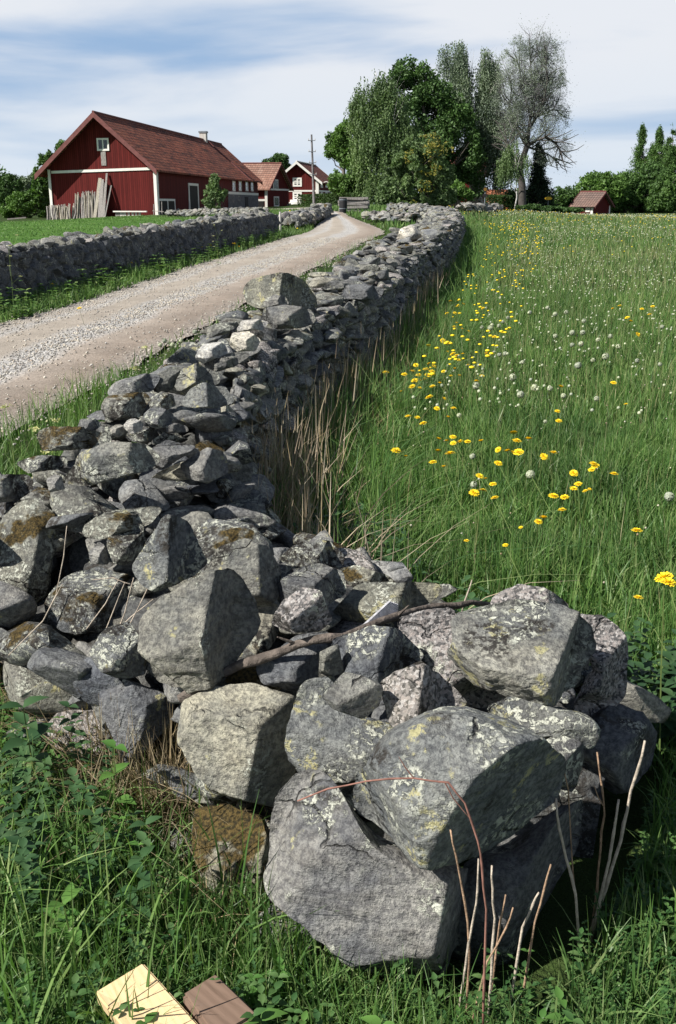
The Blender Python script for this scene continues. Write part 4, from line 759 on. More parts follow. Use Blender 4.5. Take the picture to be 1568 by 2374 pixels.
def tree(name, label, D, base, topv, r0, blobs, mat, n, size, seed, cat='tree', bark=None, group=None, freq=.6, thr=-.08, nb=10, updir=None, spread=1.0, droop=0, shell=.45, extra=None):
    r = np.random.default_rng(seed); B = [W3(b[0], b[1], D + (b[4] if len(b) > 4 else 0), b[2], b[3]) for b in blobs]
    bp = W(*base, D); bz = min(gz1(bp.x, bp.y), bp.z) if name != 'x' else bp.z; loc = Vector((bp.x, bp.y, gz1(bp.x, bp.y) - .1)); root = empty(name, loc, label, cat, group)
    tp = W(*topv, D); trunk_mb(loc, tp, r0, B, r, nb).build('trunk', bark or BARK, root, smooth=True)
    p = crown_points(B, n, r, freq, thr, shell)
    if droop:                                                       # weeping shoots: leaves strung down hanging twigs
        k = 9; q = p[: len(p) // k]; L_ = r.uniform(.4, 1.0, len(q)) * droop; t = np.linspace(0, 1, k)
        dx = r.normal(size=(len(q), 2)) * .12 * droop; pp = np.stack([q[:, None, 0] + dx[:, 0:1] * t + r.normal(size=(len(q), k)) * .05, q[:, None, 1] + dx[:, 1:2] * t, q[:, None, 2] - L_[:, None] * t + .2], -1); p = pp.reshape(-1, 3)
    p = p[p[:, 2] > loc.z + .15]
    v, f = leaves(p, size, r, updir, spread); link('crown', mesh_np('crown', v - np.array(loc), f), FOL[mat], root)
    if extra:
        em, en, es, eb = extra; B2 = [W3(b[0], b[1], D - 1, b[2], b[3]) for b in eb]; p = crown_points(B2, en, r, .8, .05, .75); v, f = leaves(p, es, r); link('blossom', mesh_np('blossom', v - np.array(loc), f), FOL[em], root)
    return root
DN = ((0, 0, -1.2), .6)
tree('maple_tree', 'broad green maple at the left end of the tree group, beside the farmhouse', 112, (800, 470), (800, 300), .3, [(783,330,28,30),(772,350,20,22),(812,395,34,50),(798,300,20,20),(838,350,28,38),(806,435,30,28),(845,430,35,35),(800,360,30,34),(825,340,24,28),(778,425,18,20)], 'bright', 22000, .34, 51, freq=.45)
tree('dark_maple_tree', 'tallest dark green leafy tree in the middle of the group', 118, (1010, 470), (975, 160), .45, [(945,170,32,34),(915,175,14,14),(975,190,42,42),(930,215,35,30),(1000,235,50,50),(960,270,60,55),(1040,280,55,50),(1000,340,75,60),(1070,360,50,60),(940,370,60,60),(1090,420,38,40),(1040,420,60,45),(970,430,60,40)], 'dark', 42000, .36, 52, freq=.4)
tree('weeping_birch', 'silvery weeping birch standing at the left front of the tree group', 104, (893, 474), (872, 168), .22, [(868,190,30,22),(845,210,20,20),(890,215,30,30),(850,255,34,36),(905,260,36,45),(830,255,16,18),(880,300,48,45),(925,310,40,50),(850,330,34,40),(900,370,55,50),(865,410,38,35),(915,430,40,28)], 'birch', 50000, .24, 53, bark=BIRCH, updir=DN[0], spread=DN[1], droop=2.6, freq=.5, thr=.0)
r53 = np.random.default_rng(530); bp = W(905, 474, 104.5); o = [q for q in scene.objects if q.name.startswith('weeping_birch')][0]
mb = MB(); mb.tube([(bp.x, bp.y, gz1(bp.x, bp.y) - .1), tuple(W(898, 400, 104.5)), tuple(W(886, 320, 104.5)), tuple(W(884, 240, 104.5))], [.2, .16, .1, .04], 7); mb.build('trunk', BIRCH, o, smooth=True)
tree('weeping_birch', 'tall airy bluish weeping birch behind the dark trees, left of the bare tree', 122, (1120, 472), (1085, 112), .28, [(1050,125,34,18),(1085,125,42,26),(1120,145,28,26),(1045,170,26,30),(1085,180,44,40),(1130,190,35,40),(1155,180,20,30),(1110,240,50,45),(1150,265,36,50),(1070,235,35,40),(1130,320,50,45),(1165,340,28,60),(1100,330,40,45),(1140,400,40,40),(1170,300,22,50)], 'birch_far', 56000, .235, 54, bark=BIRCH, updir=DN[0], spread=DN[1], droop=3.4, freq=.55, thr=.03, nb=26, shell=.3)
tree('young_birch', 'lower drooping pale green birch in front of the bare tree trunk', 112, (1196, 472), (1192, 345), .1, [(1190,350,24,16),(1180,375,24,22),(1205,375,22,24),(1178,400,20,20)], 'birch', 5200, .2, 55, bark=BIRCH, updir=DN[0], spread=DN[1], droop=1.8, thr=.0)
tree('bush', 'large loose bush with yellowing leaf tips at the wall, in front of the trees', 64, (985, 478), (975, 330), .09, [(965,345,30,30),(1000,350,36,34),(960,390,46,40),(1015,390,34,36),(925,420,36,34),(980,430,50,36),(1030,430,30,30),(900,450,28,24),(945,460,45,20),(1010,462,45,18)], 'birch', 42000, .17, 56, cat='bush', freq=1.0, thr=.02, updir=(0, 0, .5), extra=('yellow', 620, .15, [(1000,326,40,14),(1020,350,30,24),(960,365,20,18),(995,385,26,20),(945,470,20,8),(985,432,24,12)]))
tree('bush', 'bright green leafy bush at the right foot of the yellowing bush', 70, (1055, 478), (1055, 430), .06, [(1055,445,26,22),(1075,455,22,18),(1030,455,20,18)], 'bright', 4200, .17, 57, cat='bush', freq=.9)
# the tall, still almost bare tree
def bare_tree():
    r = np.random.default_rng(60); D = 116; base = W(1213, 474, D); base.z = gz1(base.x, base.y) - .2; root = empty('bare_tree', base, 'very tall nearly leafless grey tree with fine twigs at the right of the group', 'tree')
    mb = MB(); tw = MB(); tips = []; blobs = [W3(*q[:2], D, *q[2:]) for q in ((1235,118,58,32),(1262,150,46,50),(1205,150,48,45),(1240,195,66,60),(1280,210,28,50),(1190,230,44,60),(1250,270,62,55),(1285,300,36,45),(1205,310,52,50),(1270,345,52,32),(1295,360,28,24),(1180,350,30,40))]
    def inside(p): return min(((p[0] - b_[0]) / b_[3]) ** 2 + ((p[1] - b_[1]) / (b_[4])) ** 2 + ((p[2] - b_[2]) / b_[5]) ** 2 for b_ in blobs) < 1.0
    def limb(pts, r0, r1, n=7):
        k = len(pts); mb.tube(pts, [r0 + (r1 - r0) * i / (k - 1) for i in range(k)], n, False)
    P = lambda vx, vy, dd=0: W(vx, vy, D + dd)
    limb([base, P(1211, 430), P(1206, 400), P(1212, 370), P(1222, 340)], .46, .3, 9)
    mains = [[P(1222,340), P(1226,300), P(1232,262), P(1236,220), P(1232,170), P(1228,118)], [P(1222,340), P(1205,310,1), P(1190,285,2), P(1182,250,2), P(1186,205,1)], [P(1226,300), P(1245,270,-1), P(1262,235,-2), P(1270,185,-2), P(1262,125,-1)], [P(1206,400), P(1190,380,-2), P(1180,345,-3), P(1172,310,-3)],
             [P(1232,262), P(1218,230,2), P(1208,190,3), P(1205,140,3)], [P(1222,340), P(1245,325,-1), P(1268,318,-3), P(1290,332,-3), P(1302,352,-3)], [P(1222,340), P(1250,350,2), P(1275,360,3), P(1290,372,3)], [P(1245,270,-1), P(1268,262,1), P(1290,250,2)], [P(1236,220), P(1255,180,3), P(1258,125,4)]]
    for q in mains: limb(q, .19 if len(q) > 4 else .13, .04)
    def grow(p, d, L_, rr, dep):
        k = 3; pts = [p]
        for i in range(k): d = (d + Vector(r.normal(size=3)) * .22 + Vector((0, 0, .06))).normalized(); pts.append(pts[-1] + d * L_ / k)
        if not inside(pts[-1]) and dep > 0: L2 = .4
        else: L2 = 1
        (mb if dep < 2 else tw).tube(pts, [rr, rr * .8, rr * .6, rr * .35], 5 if dep < 2 else 3, False)
        if dep >= 4 or L2 < 1: tips.extend([tuple(pts[-1]), tuple(pts[-2])]); return
        for j in range(3 + (dep < 3)):
            e = d + Vector(r.normal(size=3)) * .62; e.normalize(); s_ = pts[1 + (j % 3)]; grow(s_, e, L_ * .68, max(rr * .5, .012), dep + 1)
    for q in mains:
        for i in range(1, len(q)):
            for j in range(5):
                s_ = q[i - 1].lerp(q[i], r.uniform()); d = (q[i] - q[i - 1]).normalized() + Vector((r.normal(), r.normal(), r.normal() * .6)) * .8; grow(s_, d.normalized(), 2.6, .07, 1)
    mb.build('trunk', plain('bark_dark', (.075, .068, .062), .9, .35, 5, .6, stretch=(3, 3, .7)), root, smooth=True); tw.build('twigs', plain('twig_grey', (.13, .125, .13), .9, .2, 3), root)
    p = np.array(tips); p = p[r.uniform(size=len(p)) < .55]; p = np.repeat(p, 9, 0) + r.normal(size=(len(p) * 9, 3)) * .42; p = np.concatenate([p, crown_points(blobs, 40000, r, .6, .08, .72)]); v, f = leaves(p, .11, r); link('crown', mesh_np('crown', v - np.array(base), f), FOL['bare'], root)
bare_tree()
def spruce(label, vx, vtop, vbase, D, wv, seed, mat='spruce', n=9000, ragged=.35, group=None, base_z=None):
    r = np.random.default_rng(seed); b_ = W(vx, vbase, D); b_.z = gz1(b_.x, b_.y) - .1; t = W(vx, vtop, D); H_ = t.z - b_.z; w_ = wv * VS * D / FPX; root = empty('spruce', b_, label, 'tree', group)
    mb = MB(); mb.tube([b_, b_.lerp(t, .5), t], [H_ * .016 + .05, H_ * .01, .02], 7); nl = int(H_ * 2.3); P = []
    for i in range(nl):
        h = .06 + .92 * i / nl; R_ = w_ * (1 - h) ** .8 * r.uniform(1 - ragged, 1.1)
        for j in range(7):
            a = r.uniform(0, 6.28); R1 = R_ * r.uniform(.7, 1.1); p0 = b_.lerp(t, h); e = p0 + Vector((math.cos(a) * R1, math.sin(a) * R1, -R1 * .28 + .25)); mb.tube([p0, p0.lerp(e, .5) + Vector((0, 0, -.08 * R1)), e], [.035, .025, .01], 3, False)
            m = max(4, int(n / nl / 7)); s_ = r.uniform(.15, 1.0, m) ** .7; q = np.array(p0)[None] * (1 - s_[:, None]) + np.array(e)[None] * s_[:, None]; q[:, 2] += r.normal(size=m) * (.15 + .4 * ragged); q[:, :2] += r.normal(size=(m, 2)) * (.06 + .13 * R1 * s_[:, None]); P.append(q)
    mb.build('trunk', BARK, root); P = np.concatenate(P); P = P[perlin(P * .33) + .5 * perlin(P * .9) > (-.24 if ragged > .5 else -.5)]; v, f = leaves(P, (.26 if ragged > .5 else .30) * D / 110, r, (0, 0, -.3), 1, .3); link('crown', mesh_np('crown', v - np.array(b_), f), FOL[mat], root); return root
spruce('dark green spruce with drooping branches right behind the bare tree trunk', 1250, 335, 465, 126, 52, 61, n=14000)
# hedges and rounded bushes right of the bare tree
for i, (cx, cy, rx, ry, D, mt, lb) in enumerate(((1197,460,24,24,134,'bright','light green rounded bush left of the bare tree trunk'), (1240,455,22,26,138,'dark','dark bush behind the bare tree trunk'), (1290,462,26,24,142,'maple','round bush with the yellow sign in front'), (1318,462,20,26,144,'dark','dark green bush right of the yellow sign'), (1268,470,20,16,140,'maple','small bush between spruce and yellow sign'))):
    tree('round_bush', lb, D, (cx, cy + ry), (cx, cy), .08, [(cx, cy, rx, ry), (cx + rx * .4, cy + ry * .3, rx * .6, ry * .6), (cx - rx * .4, cy + ry * .35, rx * .6, ry * .6)], mt, 4200, .3, 70 + i, cat='bush', nb=5, freq=.7)
far_specs = [(1392,438,54,34,168,'bright',[(1370,452,38,38),(1415,445,40,38),(1350,472,26,22)],'wide light green tree right behind the tiny shed'), (1450,450,42,44,172,'maple',[(1440,475,36,24),(1465,430,26,26)],'mid green round tree right of the wide light green tree'),
             (1500,440,36,52,176,'dark',[(1490,470,36,26),(1510,410,26,30)],'darker round tree under the ragged spruces'), (1545,450,34,46,170,'maple',[(1530,475,34,22),(1560,420,26,30)],'green tree at the right photo edge'), (1345,478,28,16,160,'maple',[(1330,482,20,12)],'low bush left of the tiny shed')]
for i, (cx, cy, rx, ry, D, mt, ex, lb) in enumerate(far_specs): tree('broadleaf_tree', lb, D, (cx, 495), (cx, cy), .25, [(cx, cy, rx, ry)] + ex, mt, 15000, .42, 80 + i, nb=7, group='trees beyond the meadow', freq=.35, thr=-.12)
spruce('slender ragged spruce, leftmost of those at the right edge', 1489, 292, 480, 182, 62, 91, 'maple', 14000, .75); spruce('ragged spruce standing second from the right photo edge', 1530, 300, 480, 186, 66, 92, 'maple', 20000, .75); spruce('dense spruce at the right photo edge', 1560, 296, 480, 180, 66, 93, 'maple', 20000, .7)
spruce('narrow spruce between the two ragged spruces', 1512, 340, 480, 190, 34, 94, 'maple', 9000, .7)
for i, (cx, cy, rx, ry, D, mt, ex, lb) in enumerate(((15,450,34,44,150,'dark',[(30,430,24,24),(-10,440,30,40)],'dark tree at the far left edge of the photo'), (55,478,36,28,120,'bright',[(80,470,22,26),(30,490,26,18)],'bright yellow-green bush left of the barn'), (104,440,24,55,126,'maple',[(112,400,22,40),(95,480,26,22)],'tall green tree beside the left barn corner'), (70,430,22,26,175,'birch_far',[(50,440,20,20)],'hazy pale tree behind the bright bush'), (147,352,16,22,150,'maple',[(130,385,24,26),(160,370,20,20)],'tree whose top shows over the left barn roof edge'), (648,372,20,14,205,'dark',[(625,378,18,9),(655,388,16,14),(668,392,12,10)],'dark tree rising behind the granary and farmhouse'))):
    tree('broadleaf_tree', lb, D, (cx, 500), (cx, cy), .22, [(cx, cy, rx, ry)] + ex, mt, 12000 if i < 5 else 5000, .36 if i < 5 else .45, 100 + i, nb=7, freq=.4, thr=-.1)
tree('small_tree', 'small slender leafy tree standing alone before the long barn side', 76, (500, 500), (497, 410), .05, [(497,420,13,16),(492,440,20,18),(508,445,18,20),(495,465,24,18),(505,478,20,12)], 'birch', 3000, .17, 110, nb=12, freq=1.1, thr=-.02)
# far woods that close the horizon
r = np.random.default_rng(120); B = []
for x in np.arange(-260, 330, 9.0):
    y = 330 + r.normal() * 20; h = r.uniform(3, 6.5) + (2 if abs(x) > 90 else 0); z = gz1(x, y); B.append((x, y, z + h * .45, r.uniform(6, 11), 6, h))
p = crown_points(B, 42000, r, .2, -.3); p = p[p[:, 2] > .2]; v, f = leaves(p, 1.1, r); tagit(link('far_wood', mesh_np('far_wood', v, f), FOL['maple']), 'far-off green wood along the horizon', None, None, 'stuff')
# clipped hedges
def hedge(name, label, a, b_, wd, ht, n, seed):
    r = np.random.default_rng(seed); a, b_ = Vector(a), Vector(b_); d = (b_ - a); L_ = d.length; d.normalize(); nn = Vector((d.y, -d.x, 0)); root = empty(name, (a.x, a.y, gz1(a.x, a.y)), label, 'hedge')
    mb = MB(); k = int(L_ / .8)
    for i in range(k): p = a + d * L_ * i / k; z = gz1(p.x, p.y); mb.tube([(p.x, p.y, z - .1), (p.x + r.normal() * .05, p.y, z + ht * .85)], [.04, .02], 5)
    mb.build('stems', BARK, root); s_ = r.uniform(0, L_, n); u = r.uniform(-.5, .5, n) * wd; h = r.uniform(.06, 1, n) * ht; e = r.integers(0, 3, n); u = np.where(e == 0, np.sign(u) * wd * .5 * r.uniform(.85, 1.08, n), u); h = np.where(e == 1, ht * r.uniform(.92, 1.06, n), h)
    X = a.x + d.x * s_ + nn.x * u; Y = a.y + d.y * s_ + nn.y * u; Z = gz(X, Y) + h; v, f = leaves(np.stack([X, Y, Z], -1), .16, r); link('foliage', mesh_np('foliage', v - np.array(root.location), f), FOL['hedge'], root)
hedge('hedge', 'long clipped hedge in front of the farmhouse and trees', W(700, 470, 128), W(850, 472, 106), 1.1, 1.35, 15000, 130)
hedge('hedge', 'short dark clipped hedge by the low grey wall in the right yard', W(1136, 470, 92), W(1176, 472, 90), 1.2, 1.3, 4500, 131)
tree('low_bush', 'low dark shrub mass under the bare tree, right of the yard', 104, (1240, 488), (1240, 478), .05, [(1195,482,22,9),(1230,483,28,9),(1275,486,34,7),(1320,488,30,6)], 'dark', 7000, .22, 133, cat='bush', nb=4)
# ------------------------------------------------------------------ grass
GR = {'meadow': foliage('grass_meadow', [(.05, .12, .035), (.075, .16, .045), (.105, .20, .055), (.14, .235, .075), (.20, .26, .11)], .3, .45, 1.1), 'verge': foliage('grass_verge', [(.065, .14, .035), (.095, .19, .05), (.14, .24, .07), (.20, .27, .11)], .25, .5, 1.5),
      'straw': foliage('dry_straw', [(.22, .16, .09), (.32, .25, .15), (.42, .34, .22), (.17, .12, .08)], .15, .7, 2), 'stalk': foliage('dry_stalk', [(.20, .15, .11), (.33, .27, .20), (.44, .38, .30), (.25, .19, .14), (.40, .32, .19)], .1, .75, 3),
      'weed': foliage('weed_leaves', [(.03, .08, .028), (.05, .12, .038), (.08, .16, .05), (.11, .19, .07)], .22, .5, 2.5), 'nettle': foliage('nettle_leaves', [(.03, .075, .03), (.045, .10, .04), (.07, .13, .055)], .2, .5, 3), 'lightweed': foliage('young_leaves', [(.07, .17, .04), (.10, .21, .05)], .3, .5, 3),
      'seed': foliage('grass_seedheads', [(.24, .23, .12), (.20, .25, .10), (.32, .31, .19)], .2, .6, 1)}
def blades(x, y, h, wd, r, lean=.35, seg=3, z=None, dirn=None, curl=.6):
    n = len(x); z = gz(x, y) if z is None else z; a = r.uniform(0, 2 * np.pi, n) if dirn is None else dirn + r.normal(size=n) * .5; ln = np.abs(r.normal(size=n)) * lean; t = np.linspace(0, 1, seg + 1)
    fa = r.uniform(0, 2 * np.pi, n); wx, wy = np.cos(fa), np.sin(fa); c, s = np.cos(a), np.sin(a); hor = (ln * h)[:, None] * (t ** (1 + curl))[None] ; up = h[:, None] * (t - .35 * np.minimum(ln, 1.2)[:, None] * t ** 2.5)
    X = x[:, None] + c[:, None] * hor; Y = y[:, None] + s[:, None] * hor; Z = z[:, None] + up; ww = (wd[:, None] if hasattr(wd, '__len__') else wd) * .5 * (1 - .92 * t ** 1.6)[None] * np.ones((n, 1))
    A_ = np.stack([X - wx[:, None] * ww, Y - wy[:, None] * ww, Z], -1); B_ = np.stack([X + wx[:, None] * ww, Y + wy[:, None] * ww, Z], -1); v = np.stack([A_, B_], 2).reshape(n, -1, 3)
    k = np.arange(seg) * 2; q = np.stack([k, k + 1, k + 3, k + 2], -1); f = (np.arange(n)[:, None, None] * (2 * (seg + 1)) + q[None]).reshape(-1, 4); return v.reshape(-1, 3), f
def cat_(parts):
    V = []; F_ = []; n = 0
    for v, f in parts: V.append(v); F_.append(f + n); n += len(v)
    return np.concatenate(V), np.concatenate(F_)
def in_view(x, y, m=1.12): return np.abs(x) < (.345 * (y * .956 + .5)) * m + .12
def sample(n, y0, y1, r, power=2.0, xlo=None, xhi=None):
    """points spread in the field of view between two distances; power 2 keeps an even density"""
    y = (r.uniform(0, 1, n) * (y1 ** power - y0 ** power) + y0 ** power) ** (1 / power); x = r.uniform(-1, 1, n) * (.36 * y + .5); return x, y
def wall_side(x, y):
    """signed distance right of the right wall foot line"""
    return x - np.interp(y, [0, 1.7, 2.1, 2.6, 3.0, 3.4, 3.7, 4.3, 5.7, 7.3, 9.5, 12, 17, 21, 26, 34, 42, 47, 400], [.2, .45, .72, .95, .75, .12, -.26, -.38, -.39, -.19, .24, .74, 1.43, 2.12, 2.95, 4.05, 5.05, 5.4, 25])
def road_dist(x, y): l = np.interp(y, [q[1] for q in ROAD_L], [q[0] for q in ROAD_L]); rr = np.interp(y, [q[1] for q in ROAD_R], [q[0] for q in ROAD_R]); return np.maximum(l - x, x - rr)
def grass_region(name, label, mat, specs, mask, seed, extra_kind='stuff'):
    r = np.random.default_rng(seed); parts = []
    for n, y0, y1, h, wd, seg, lean, pw in specs:
        x, y = sample(n, y0, y1, r, pw); k = mask(x, y); x, y = x[k], y[k]; cl = fbm(np.stack([x * 1.3, y * 1.3, 0 * x], -1), 3); k = cl > r.uniform(-1.1, .1, len(x)); x, y, cl = x[k], y[k], cl[k]
        hh = h * (1 + .7 * cl) * r.uniform(.45, 1.15, len(x)); parts.append(blades(x, y, hh, wd * r.uniform(.6, 1.3, len(x)), r, lean, seg))
    v, f = cat_(parts); return tagit(link(name, mesh_np(name, v, f), GR[mat]), label, None, None, extra_kind)
mead = lambda x, y: (wall_side(x, y) > .02) & ((x > 0) | (y > 3))
grass_region('meadow_grass', 'tall green meadow grass right of the wall', 'meadow', [(20000, 1.2, 3.2, .18, .007, 4, .5, 2), (70000, 3, 7, .22, .008, 3, .45, 2), (110000, 6.5, 18, .22, .011, 2, .4, 1.6), (120000, 16, 60, .20, .03, 1, .4, 1.3), (50000, 50, 135, .22, .09, 1, .4, 1.5)], mead, 201)
grass_region('rank_grass', 'rank long grass along the foot of the right wall', 'meadow', [(70000, 3.7, 14, .44, .008, 4, .75, 1.7), (50000, 13, 46, .46, .018, 2, .6, 1.4)], lambda x, y: (wall_side(x, y) > -.14) & (wall_side(x, y) < .55 + .03 * y), 202)
grass_region('seeding_grass', 'brownish seed stems standing in the meadow', 'seed', [(2600, 3, 9, .30, .004, 2, .2, 2), (30000, 8, 30, .31, .007, 1, .25, 1.4), (46000, 26, 125, .28, .03, 1, .25, 1.4)], lambda x, y: wall_side(x, y) > .8, 203)
leftm = lambda x, y: (x < np.interp(y, [0, 1.6, 1.9, 2.3, 2.6, 2.9, 3.3, 3.5], [.45, .30, -.12, -.32, -.42, -.62, -1.0, -1.2])) | ((y < 1.6) & (x < 1))
grass_region('near_grass', 'sunlit green grass blades in the left foreground', 'meadow', [(62000, 1.15, 3.3, .17, .0055, 4, .6, 2)], lambda x, y: leftm(x, y) & (y < 3.6) & ((y < 2.05) | (x < np.interp(y, [1.9, 2.3, 2.6, 2.9, 3.3], [-.34, -.50, -.62, -.85, -1.25]))), 204)
grass_region('near_long_grass', 'long grass blades against the left flank of the stones', 'verge', [(4200, 1.25, 3.3, .32, .008, 5, .55, 2)], lambda x, y: leftm(x, y) & (y < 3.4) & ((y > 1.75) | (x < -.3)), 205)
lv = lambda x, y: (x < np.interp(y, [q[1] for q in ROAD_L], [q[0] for q in ROAD_L]) + .05) & (x > np.interp(y, [c[1] for c in CHL], [c[0] for c in CHL]) + .5)
grass_region('verge_grass', 'green grass verge between the left wall and the road', 'verge', [(70000, 9, 22, .26, .015, 3, .5, 1.5), (70000, 20, 46, .26, .022, 2, .5, 1.3)], lv, 206)
grass_region('roadside_grass', 'grass tufts on the road side of the right wall', 'verge', [(22000, 3.2, 10, .26, .007, 4, .5, 1.6), (20000, 9, 44, .2, .015, 2, .5, 1.3)], lambda x, y: (road_dist(x, y) > -.08) & (wall_side(x, y) < -.7) & (x > np.interp(y, [q[1] for q in ROAD_L], [q[0] for q in ROAD_L]) + 1) & (y > 3.7), 207)
grass_region('pasture_grass', 'short dense pasture grass in front of the barn', 'verge', [(70000, 24, 92, .09, .06, 1, .5, 1.3)], lambda x, y: x < np.interp(y, [4, 42, 60, 90], [-8, -3.4, -5.5, -16]), 208)
def knoll_mask(x, y): return (road_dist(x, y) > .1) & (x > -9) & (x < 26) & (y > 44) & ~((y > 88) & (x > 8)) & (wall_side(x, y) < 1)
grass_region('rough_grass', 'rough grass around the stone heaps and the yard', 'verge', [(60000, 42, 110, .28, .07, 1, .5, 1.3)], knoll_mask, 209)
# ------------------------------------------------------------------ flowers
def Q4(zx, zy): return ((1400 + zx / 1.2) * .57945, (1200 + zy / 1.2) * .57945)
YEL = plain('dandelion_yellow', (.86, .64, .02), .7, .12, 300); YEL2 = plain('dandelion_center', (.78, .40, .01), .7, .2, 300)
CLK = foliage('dandelion_seeds', [(.42, .46, .36), (.60, .62, .53)], .3, .8, 5); STM = plain('dandelion_stem', (.12, .17, .05), .5, .2, 20); STR = plain('reddish_stem', (.17, .12, .06), .6, .3, 20)
def head_mesh(seed):
    r = np.random.default_rng(seed); mb = []; n = 0; V = []; Fc = []
    for ring, (m, ln, tilt, z0) in enumerate(((22, 1.0, .12, 0), (18, .86, .32, .05), (14, .66, .6, .10), (10, .42, 1.0, .13))):
        for k in range(m):
            a = 2 * math.pi * (k + r.uniform(-.3, .3)) / m; L_ = ln * r.uniform(.88, 1.08); w_ = .11; d = np.array([math.cos(a), math.sin(a), 0]); s_ = np.array([-d[1], d[0], 0]); t = tilt + r.normal() * .06; tip = d * L_ * math.cos(t) + np.array([0, 0, z0 + L_ * math.sin(t)]); base = d * .08 + np.array([0, 0, z0])
            m_ = (base + tip) / 2 + np.array([0, 0, .05]); V += [base - s_ * w_ * .4, base + s_ * w_ * .4, m_ + s_ * w_, tip + s_ * w_ * .7, tip - s_ * w_ * .7, m_ - s_ * w_]; Fc += [(n, n + 1, n + 2, n + 5), (n + 5, n + 2, n + 3, n + 4)]; n += 6
    me = bpy.data.meshes.new('flower_head'); me.from_pydata([tuple(v * .5) for v in V], [], Fc); me.materials.append(YEL); return me
HEADS = [head_mesh(k) for k in range(4)]
def clock_mesh(seed):
    r = np.random.default_rng(seed); n = 170; d = r.normal(size=(n, 3)); d /= np.linalg.norm(d, axis=1)[:, None]; a = r.normal(size=(n, 3)); a -= (a * d).sum(1)[:, None] * d; a /= np.linalg.norm(a, axis=1)[:, None]; b = np.cross(d, a); w_ = .11
    V = np.stack([d * .16, d * .46 + a * w_ * .1, d * .48 + a * w_, d * .5 + b * w_, d * .5 - a * w_, d * .48 - b * w_], 1).reshape(-1, 3); i = np.arange(n)[:, None] * 6; f = np.concatenate([i + np.array([[2, 3, 4, 5]]), i + np.array([[0, 1, 1, 0]]) * 0 + np.array([[0, 1, 3, 2]])]); me = mesh_np('seed_head', V, f); me.materials.append(CLK); return me
CLOCKS = [clock_mesh(k) for k in range(3)]
def stem_mesh(seed):
    r = np.random.default_rng(seed); mb = MB(); dx, dy = r.normal(size=2) * .12; mb.tube([(dx, dy, -1), (dx * .3, dy * .6, -.5), (0, 0, 0)], [.0026, .0023, .002], 4, False); me = bpy.data.meshes.new('stem'); me.from_pydata([tuple(v) for v in mb.v], [], mb.f); me.materials.append(STM); return me
STEMS = [stem_mesh(k) for k in range(5)]
rf = np.random.default_rng(300)
def flower(p, dia, clock, label, group, hgt=None):
    z0 = gz1(p[0], p[1]); h = p[2] - z0; k = int(rf.integers(0, 3)); root = empty('dandelion_clock' if clock else 'dandelion', (p[0], p[1], z0), label, 'dandelion', group)
    hd = link('seed_head' if clock else 'flower_head', (CLOCKS if clock else HEADS)[k], None, root, (0, 0, h)); hd.scale = (dia,) * 3; hd.rotation_euler = (rf.normal() * .25, rf.normal() * .25, rf.uniform(0, 6))
    st = link('stem', STEMS[int(rf.integers(0, 5))], None, root, (0, 0, h)); st.scale = (1, 1, h); return root
YL = '172,351,18;262,360,14;302,346,20;330,364,14;318,315,12;366,335,14;394,345,14;376,364,16;312,390,18;355,385,18;300,418,15;337,425,12;397,418,14;382,470,19;418,523,14;498,523,14;472,565,14;280,562,15;325,566,12;353,596,18;247,441,9;453,475,10;432,400,10;380,308,12;404,320,12;427,670,16;495,661,16;465,679,12;497,690,14;528,685,20;566,683,15;630,680,16;424,727,16;482,741,26;400,782,18;451,802,14;221,727,22;270,752,10;713,721,15;757,728,18;782,733,14;810,734,24;802,680,21;788,641,19;859,670,19;932,755,19;978,737,20;713,787,19;623,848,18;653,860,11;688,887,17;638,917,18;597,930,24;697,953,19;1076,835,20;1097,887,18;1076,909,18;1132,920,14;1152,910,10;1170,790,20;1180,800,18;1162,818,16;1269,838,19;978,945,23;1031,951,21;1020,1011,19;930,1050,26;905,1068,20;561,1159,13;748,1180,14;822,1094,10;1378,1111,26;1385,1432,22;1013,419,16;1003,584,15;997,537,13;1327,503,11;1266,400,14;1383,167,14;1333,87,13;1350,104,13;1297,30,12;1403,46,12;1440,72,12;1455,33,11;1263,44,10;495,262,14;515,270,14;543,262,12;522,291,12;656,259,11;527,366,12;608,392,14;635,368,12;486,366,8;504,331,10;450,345,10;480,210,12;447,197,12;470,250,8;695,180,12;570,152,10;540,140,9;500,130,9;514,112,9;505,65,10;467,66,9;568,314,8;640,42,9;545,22,11;520,30,10;485,8,10;525,5,10'
CLS = '1229,272,22;1097,315,19;783,372,19;607,413,19;821,455,19;887,422,19;962,425,15;1186,475,14;868,840,24;596,888,19;1535,945,26;526,556,13;1069,217,12;1112,212,14;1125,102,12;988,174,12;987,69,12;1069,158,14;1119,158,14;747,259,12;720,263,12;1168,290,12;1381,293,12;1290,225,13;1252,175,12;1193,193,12;676,135,14;717,125,10;736,105,9;760,86,9;635,133,10;684,122,10;1027,462,14;590,752,16;1490,310,11;1500,130,11;1040,60,11;950,38,10;865,62,11;830,300,11;940,585,10'
